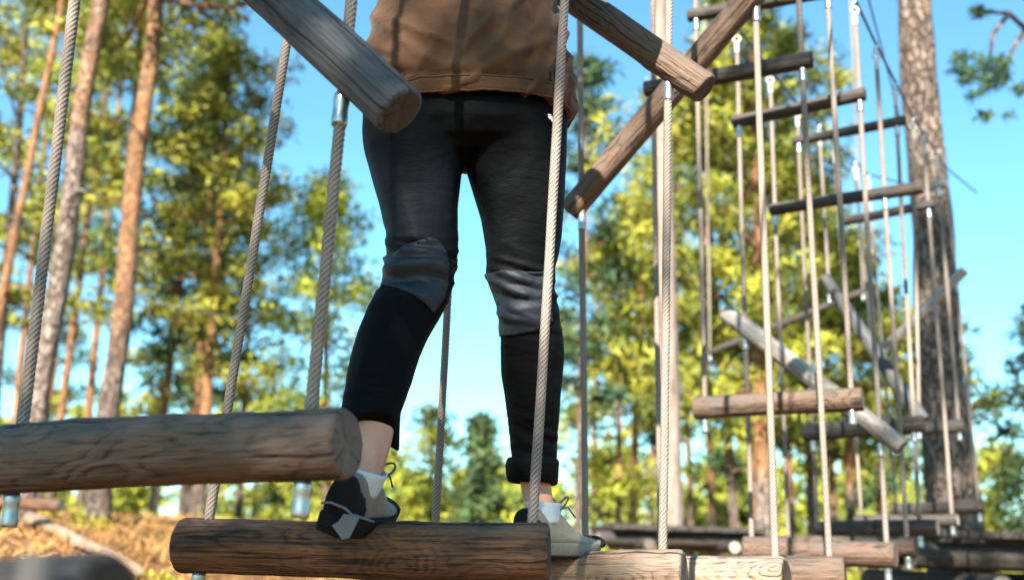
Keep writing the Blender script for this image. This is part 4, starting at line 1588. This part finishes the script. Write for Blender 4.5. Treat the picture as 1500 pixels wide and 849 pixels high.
bm = bmesh.new()
bm.from_mesh(tme)
bm.normal_update()
panel_sets = []
for poly in (POLY_L, POLY_R):
    fs = []
    for f in bm.faces:
        c = f.calc_center_median()
        if c.z > 1.2 and f.normal.dot((CAM - c).normalized()) > -0.05:
            x, y = PX(c)
            if inside(poly, x, y):
                fs.append(f)
    fset = set(fs)
    for v in {v for f in fs for v in f.verts}:
        if any(f not in fset for f in v.link_faces):
            x, y = PX(v.co)
            q = near_edge(poly, x, y)
            if (q[0] - x) ** 2 + (q[1] - y) ** 2 < 25:
                v.co = U(q[0], q[1], v.co.y)
    panel_sets.append(fs)
panels = []
for fs in panel_sets:
    vmap, V, Fc = {}, [], []
    for f in fs:
        q = []
        for v in f.verts:
            if v.index not in vmap:
                vmap[v.index] = len(V)
                V.append(v.co + v.normal * 0.0012)
            q.append(vmap[v.index])
        Fc.append(q)
    panels.append((V, Fc))
bm.to_mesh(tme)
bm.free()
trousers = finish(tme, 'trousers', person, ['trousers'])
for V, Fc in panels:
    kp = finish(mesh_np('knee_panel', V, Fc), 'knee_panel', trousers, ['knee'])
    sd_ = kp.modifiers.new('thick', 'SOLIDIFY')
    sd_.thickness = 0.0025
    sd_.offset = 0.6
# rolled cuff on the right leg
cuff = []
CT, CB = U(781, 672, 2.222), U(779, 706, 2.232)
for k, (s, t) in enumerate(((0.86, 0.0), (1.0, -0.02), (1.05, 0.1), (1.06, 0.35), (1.05, 0.7), (1.0, 0.98), (0.92, 1.04), (0.80, 0.98), (0.72, 0.6))):
    c = CT.lerp(CB, t)
    ring = sect(c, Vector((0.0555 * s, 0, -0.0015 * t)), Vector((0, 0.066 * s, 0)), 56, 0.95)
    ring = [p + (p - c).normalized() * (0.0035 * noise.noise((p.x * 22, p.y * 22, t * 1.5))) + Vector((0, 0, 0.004 * noise.noise((p.x * 12, p.y * 12, 5)))) for p in ring]
    cuff.append(ring)
finish(mesh_np('cuff', *loft(cuff, True, False)), 'cuff', trousers, ['trousers'])
# hem roll on the left leg
# small pale print by the right pocket
epos = U(807, 173, 1.905)
ev = []
for (ox, oy, r1, r2, an) in ((0, 0, 4.6, 2.6, 0.5), (3.2, 4.5, 4.2, 2.0, 0.9), (-2.0, -4.2, 3.0, 1.6, 0.3), (4.2, -1.5, 2.2, 1.6, 1.4)):
    ring0, ring1 = [], []
    for k in range(16):
        a = 2 * math.pi * k / 16
        x, y = r1 * math.cos(a), r2 * math.sin(a)
        x, y = x * math.cos(an) - y * math.sin(an), x * math.sin(an) + y * math.cos(an)
        ring0.append(U(807 + ox + x, 173 + oy + y, 1.925) - PO)
        ring1.append(U(807 + ox + x, 173 + oy + y, 1.935) - PO)
    ev.append(loft([ring0, ring1]))
obj('printed_emblem', mesh_np('printed_emblem', *merge(*ev)), trousers, ['emblem'])

# ---- jacket
JK = [  # visible rows (y, xl, xr, distance, half depth)
    (-140, 566, 806, 2.04, 0.125), (-60, 562, 815, 2.04, 0.128), (0, 555, 824, 2.035, 0.132), (40, 544, 829, 2.03, 0.140), (78, 532, 836, 2.03, 0.147), (100, 532, 842, 2.03, 0.150), (116, 535, 845, 2.03, 0.150), (140, 539, 846, 2.03, 0.150), (160, 545, 843, 2.03, 0.150), (172, 551, 839, 2.03, 0.144)]
rings = []
for y in [172, 169, 165, 160, 154, 148, 142, 136, 130, 123, 116, 110, 104, 96, 88, 80, 70, 60, 50, 40, 28, 16, 4, -10, -30, -50, -75, -100, -125, -140]:
    xl, xr, Yc, dh = interp(JK, y)
    a, b = U(xl, y, Yc), U(xr, y, Yc)
    rings.append(sect((a + b) / 2, (b - a) / 2, Vector((0, dh, 0)), 48, 0.88))
# continue up to the shoulders
zt = rings[-1][0].z
for f, hx, hy in ((0.25, 0.185, 0.125), (0.5, 0.20, 0.125), (0.75, 0.205, 0.115), (0.92, 0.17, 0.10), (1.0, 0.10, 0.085), (1.08, 0.072, 0.072)):
    z = zt + (HIP.z + 0.56 - zt) * f
    rings.append(sect(Vector((HIP.x, HIP.y + 0.02 * f, z)), Vector((hx, 0, 0)), Vector((0, hy, 0)), 48, 0.9))
jb = loft(rings)
sleeves = []
for side, grip in ((-1, GRIP_L), (1, GRIP_R)):
    shp = HIP + Vector((side * 0.155, 0.01, 0.50))
    el = (HIP + Vector((side * 0.175, 0.01, 0.52)) + grip) / 2 + Vector((side * 0.12, -0.05, -0.14))
    wr = grip + (el - grip).normalized() * 0.11
    path = [shp, shp.lerp(el, 0.5), el, el.lerp(wr, 0.5), wr]
    sleeves.append(tube(path, [0.092, 0.075, 0.064, 0.056, 0.046], 20))
jme = remeshed([jb] + sleeves, 0.0065, 2)


def jacket_disp(co, n):
    px, py = PX(co)
    d_ = 0.004 * noise.noise((co.x * 10, co.y * 8, co.z * 9))
    if py > -200:
        # slanting drapes: from the hem at lower centre up to the right
        u_ = (px - 690) * 0.62 + (py - 120) * 0.78
        v_ = (px - 690) * 0.78 - (py - 120) * 0.62
        a = noise.noise((u_ * 0.026, v_ * 0.007, 0.7))
        a = (ridged(a) ** 2 if ridged(a) > 0 else 0) - 0.5
        d_ += 0.022 * a * math.exp(-((px - 720) / 110.0) ** 2)
        u2 = (px - 590) * 0.35 - (py - 60) * 0.93
        v2 = (px - 590) * 0.93 + (py - 60) * 0.35
        a2 = max(0, ridged(noise.noise((u2 * 0.028, v2 * 0.007, 3.3)))) ** 2 - 0.5
        d_ += 0.018 * a2 * math.exp(-((px - 590) / 80.0) ** 2)
        u3 = (px - 800) * 0.9 + (py - 60) * 0.4
        d_ += 0.018 * (ridged(noise.noise((u3 * 0.045, (py - px * 0.3) * 0.010, 6.1))) - 0.5) * math.exp(-((px - 815) / 40.0) ** 2)
        # elastic gathers just above the hem
        k = math.exp(-((py - 116) / 16.0) ** 2)
        d_ += 0.010 * k * (noise.noise((px * 0.085, py * 0.02, 2.0)) + 0.5 * noise.noise((px * 0.19, py * 0.02, 5.0)))
        d_ -= 0.006 * math.exp(-((py - 106 - 3 * noise.noise((px * 0.03, 0, 0))) / 4.0) ** 2)
    return d_


displace(jme, jacket_disp)
jacket = finish(jme, 'jacket', person, ['jacket'])
# hem band: gathered strip sewn to the lower edge
hb = []
for t, s in ((0.0, 0.985), (0.06, 1.010), (0.35, 1.013), (0.7, 1.011), (0.96, 1.004), (1.0, 0.985), (0.9, 0.95)):
    y = 155 + 20 * t
    xl, xr, Yc, dh = interp(JK, min(y, 171))
    a, b = U(xl + 1, y, Yc), U(xr - 1, y, Yc)
    c = (a + b) / 2
    ring = sect(c, (b - a) / 2 * s, Vector((0, dh * s, 0)), 160, 0.88)
    ring2 = []
    for k, p in enumerate(ring):
        px = PX(p)[0]
        g_ = noise.noise((p.x * 34, p.y * 20, t * 0.7)) + 0.6 * noise.noise((p.x * 80, p.y * 50, t))
        ring2.append(p + (p - c).normalized() * 0.0065 * g_ + Vector((0, 0, 0.004 * noise.noise((p.x * 13, p.y * 9, 4)))))
    hb.append(ring2)
def stitch(ring, r_, n_=6):
    c = sum(ring, Vector()) / len(ring)
    rr_ = [[p_ + (p_ - c).normalized() * (r_ * math.cos(a)) + Vector((0, 0, r_ * math.sin(a))) for a in [2 * math.pi * k / n_ for k in range(n_)]] for p_ in ring]
    return loft(rr_ + [rr_[0]], False, False)


hem_parts = [loft(hb, False, False), stitch(hb[1], 0.0022), stitch(hb[4], 0.0020)]
finish(mesh_np('hem_band', *merge(*hem_parts)), 'hem_band', jacket, ['jacket'])


def surf_Y(px, py, rows):
    """distance of the back surface of the jacket along this picture point"""
    xl, xr, Yc, dh = interp(rows, py)
    f = max(-0.98, min(0.98, (px - (xl + xr) / 2) / ((xr - xl) / 2)))
    return Yc - dh * (1 - abs(f) ** (2 / 0.88)) ** (0.88 / 2) - 0.002


seam = [U(x, y, surf_Y(x, y, JK)) - PO for x, y in ((776, -60), (774, 0), (777, 20), (784, 48), (795, 75), (806, 105), (812, 135))]
obj('seam', mesh_np('seam', *tube(seam, [0.0055, 0.0055, 0.005, 0.005, 0.0045, 0.004, 0.003], 8)), jacket, ['jacket'])

# ---- shoes
def make_shoe(mat4, L, mat, solemat, banded=True):
    """local frame: X across, Y toward the toe, Z up, origin under the heel"""
    shoe = empty('shoe', (0, 0, 0))
    shoe.parent = person
    shoe.matrix_basis = Matrix.Translation(-PO) @ mat4
    def half(t):
        return L * (0.118 + 0.065 * math.sin(math.pi * min(1, max(0, (t - 0.05) / 1.15)) ** 1.4)) * (1 if t < 0.9 else math.sqrt(max(0.0, 1 - ((t - 0.9) / 0.105) ** 2)) * 0.98 + 0.02) * (0.82 + 0.18 * min(1, t / 0.08))
    def ytop(t):
        return [(0.0, 0.097), (0.10, 0.107), (0.22, 0.104), (0.32, 0.104), (0.42, 0.093), (0.55, 0.066), (0.70, 0.052), (0.85, 0.044), (0.95, 0.034), (1.0, 0.018)]
    def top(t):
        rows = ytop(t)
        for (a, b), (c, d_) in zip(rows, rows[1:]):
            if t <= c:
                return b + (d_ - b) * (t - a) / (c - a)
        return rows[-1][1]
    ts = [0.0, 0.006, 0.012, 0.02] + [0.03 + 0.01 * k for k in range(34)] + [0.38 + 0.02 * k for k in range(28)] + [0.935, 0.95, 0.965, 0.98, 0.99, 1.0]
    z0 = 0.018
    rings = []
    for t in ts:
        w_, h = half(t), top(t) * L / 0.27
        ring = []
        for k in range(72):
            a = 2 * math.pi * k / 72
            ca, sa = math.cos(a), math.sin(a)
            up = (sa + 1) / 2
            nar = 1 - 0.42 * up ** 2.2 if t > 0.34 else 1 - 0.22 * up ** 1.5
            x = math.copysign(abs(ca) ** 0.72, ca) * w_ * nar
            z = z0 + (h - z0) * (0.5 + 0.5 * math.copysign(abs(sa) ** 0.75, sa))
            x += 0.0012 * noise.noise((x * 60, t * 14, z * 60))
            ring.append((x + 0.012 * math.sin(t * 3), (t - 0.02) * L - 0.006 * (up if t < 0.1 else 0), z))
        rings.append(ring)
    up_ = obj('shoe_upper', mesh_np('shoe_upper', *loft(rings)), shoe, [mat])
    # sole
    rs = []
    for zz, s in ((0.0, 0.93), (0.004, 1.0), (0.018, 1.045), (0.024, 1.05), (0.027, 1.01)):
        ring = []
        for k in range(56):
            u_ = k / 56
            t = u_ * 2 if u_ < 0.5 else 2 - u_ * 2
            t = 0.5 - 0.5 * math.cos(math.pi * t)
            sx = 1 if u_ < 0.5 else -1
            w_ = half(min(t, 0.998)) * s
            lift = 0.014 * max(0, (t - 0.72) / 0.28) ** 2
            ring.append((sx * w_ + 0.012 * math.sin(t * 3), (t - 0.02) * L * (1 + (s - 1) * 0.3) - (0.004 if t < 0.02 else 0), zz + lift))
        rs.append(ring)
    so_name = obj('sole', mesh_np('sole', *loft(rs)), shoe, [solemat]).name
    # black tread under the sole
    tr_ = [[(x, y, z - 0.006) for x, y, z in rs[0]], [(x, y, z + 0.001) for x, y, z in rs[0]]]
    obj('tread', mesh_np('tread', *loft(tr_)), shoe, ['black_rubber'])
    def shell(src, test, off, name, mat_):
        src.update()
        cen = sum((v.co for v in src.vertices), Vector()) / len(src.vertices)
        if sum((v.co - cen).dot(v.normal) for v in src.vertices) < 0:
            off = -off
        vm, V, Fc = {}, [], []
        for f in src.polygons:
            if test(f.center):
                qq = []
                for vi in f.vertices:
                    if vi not in vm:
                        vm[vi] = len(V)
                        V.append(src.vertices[vi].co + src.vertices[vi].normal * off)
                    qq.append(vm[vi])
                Fc.append(qq)
        o = obj(name, mesh_np(name, V, Fc), shoe, [mat_])
        so = o.modifiers.new('thick', 'SOLIDIFY')
        so.thickness = off * 1.5
        return o
    shell(up_.data, lambda c: c.z > 0.016 and c.y < 0.25 * L - 0.030 * math.sin(max(0, c.z) * 40) and c.z < 0.080 - 1.2 * max(0, c.y) ** 1.1 + 0.02 * (c.y < 0), 0.0025, 'heel_counter', 'black_rubber')
    bumper = []
    for k in range(33):
        u_ = k / 32 * 2 - 1
        t = 1.0 - 0.13 * abs(u_) ** 2.2
        w_ = half(min(t, 0.997)) * (1.05 if abs(u_) > 0.1 else 1.0) * min(1.0, abs(u_) * 6) * math.copysign(1, u_)
        zl = 0.012 + 0.010 * max(0, (t - 0.72) / 0.28) ** 2
        bumper.append((w_ + 0.012 * math.sin(t * 3), (t - 0.02) * L + 0.003, zl + 0.010))
    V, Fc = tube(bumper, [0.0025 + 0.0125 * math.sin(math.pi * k / 32) ** 0.7 for k in range(33)], 10)
    if not banded:
        obj('toe_cap', mesh_np('toe_cap', V, Fc), shoe, ['black_rubber'])
    # thin pale band round the heel
    band = []
    for t, sx in [(0.30, -1), (0.22, -1), (0.14, -1), (0.08, -1), (0.03, -1), (0.0, -1), (0.0, -0.5), (0.0, 0.0), (0.0, 0.5), (0.0, 1), (0.03, 1), (0.08, 1), (0.14, 1), (0.22, 1), (0.30, 1)]:
        zb_ = 0.040 - 0.05 * t
        w_ = half(t) * 0.96
        band.append((sx * (w_ + 0.0035) + 0.012 * math.sin(t * 3), (t - 0.02) * L - (0.0055 if t == 0 else 0.0), zb_ + (0.006 if abs(sx) < 1 else 0)))
    if banded:
        obj('heel_band', mesh_np('heel_band', *tube(band, 0.0024, 8)), shoe, ['tag'])
    # tongue, laces and bow
    lc = []
    for i, t in enumerate((0.40, 0.47, 0.54, 0.61)):
        h = top(t) * L / 0.27 + 0.002
        wv = half(t) * 0.5
        lc.append(tube([(-wv + 0.012, (t - 0.02) * L, h - 0.010), (0.012, (t + 0.012) * L, h + 0.002), (wv + 0.012, (t - 0.02) * L, h - 0.010)], 0.0022, 6))
    ht = top(0.36) * L / 0.27 + 0.004
    c0 = Vector((0.014, 0.345 * L, ht))
    for sx, len_ in ((1, 0.032), (-1, 0.030)):
        lp = [c0 + Vector((sx * len_ * (1 - math.cos(a)) / 2 * 1.0, 0.012 * math.sin(a) + 0.006, 0.015 * math.sin(a) + 0.010 * (1 - math.cos(a)))) for a in [2 * math.pi * k / 14 for k in range(15)]]
        lc.append(tube(lp, 0.0021, 6))
        lc.append(tube([c0, c0 + Vector((sx * 0.022, 0.022, 0.006)), c0 + Vector((sx * 0.034, 0.034, -0.016))], 0.0019, 6))
    obj('laces', mesh_np('laces', *merge(*lc)), shoe, ['lace'])
    # side quilting line / loop tag at the heel
    return shoe


shoe_l = make_shoe(SHOE_L, 0.265, 'suede_brown', 'black_rubber')
shoe_r = make_shoe(SHOE_R, 0.25, 'suede', 'sole', False)
# blue grey pull tag on the left heel
tgo = [(0.016, 0.038), (0.042, 0.040), (0.040, 0.020), (0.038, 0.002), (0.028, -0.004), (0.014, 0.006), (0.004, 0.013), (0.012, 0.022)]
tg = [(x, -0.0185 + 6.0 * x * x, z) for x, z in tgo]
tg2 = [(x, y + 0.004, z) for x, y, z in tg]
obj('heel_tag', mesh_np('heel_tag', *loft([tg, tg2]), smooth=False), shoe_l, ['tag'])


for sm, ank in ((SHOE_L, ANK_L), (SHOE_R, ANK_R)):
    rings = []
    c0, c1 = sm @ Vector((0.013, 0.060, 0.066)), sm @ Vector((0.012, 0.056, 0.104))
    c1 = c1.lerp(ank, 0.3)
    for k in range(7):
        t = k / 6
        c = c0.lerp(c1, t)
        sd = (sm.to_3x3() @ Vector((1, 0, 0))).normalized()
        fd = (sm.to_3x3() @ Vector((0, 1, 0))).normalized()
        s = 0.72 + 0.28 * t ** 0.8
        ring = sect(c, sd * 0.0375 * s, fd * 0.047 * s, 32, 1.0)
        rings.append([q_ + Vector((0, 0, 0.0015 * noise.noise(q_ * 40))) for q_ in ring])
    so_ = finish(mesh_np('sock', *loft(rings, True, False)), 'sock', person, ['sock'])
    th_ = so_.modifiers.new('thick', 'SOLIDIFY')
    th_.thickness = 0.003
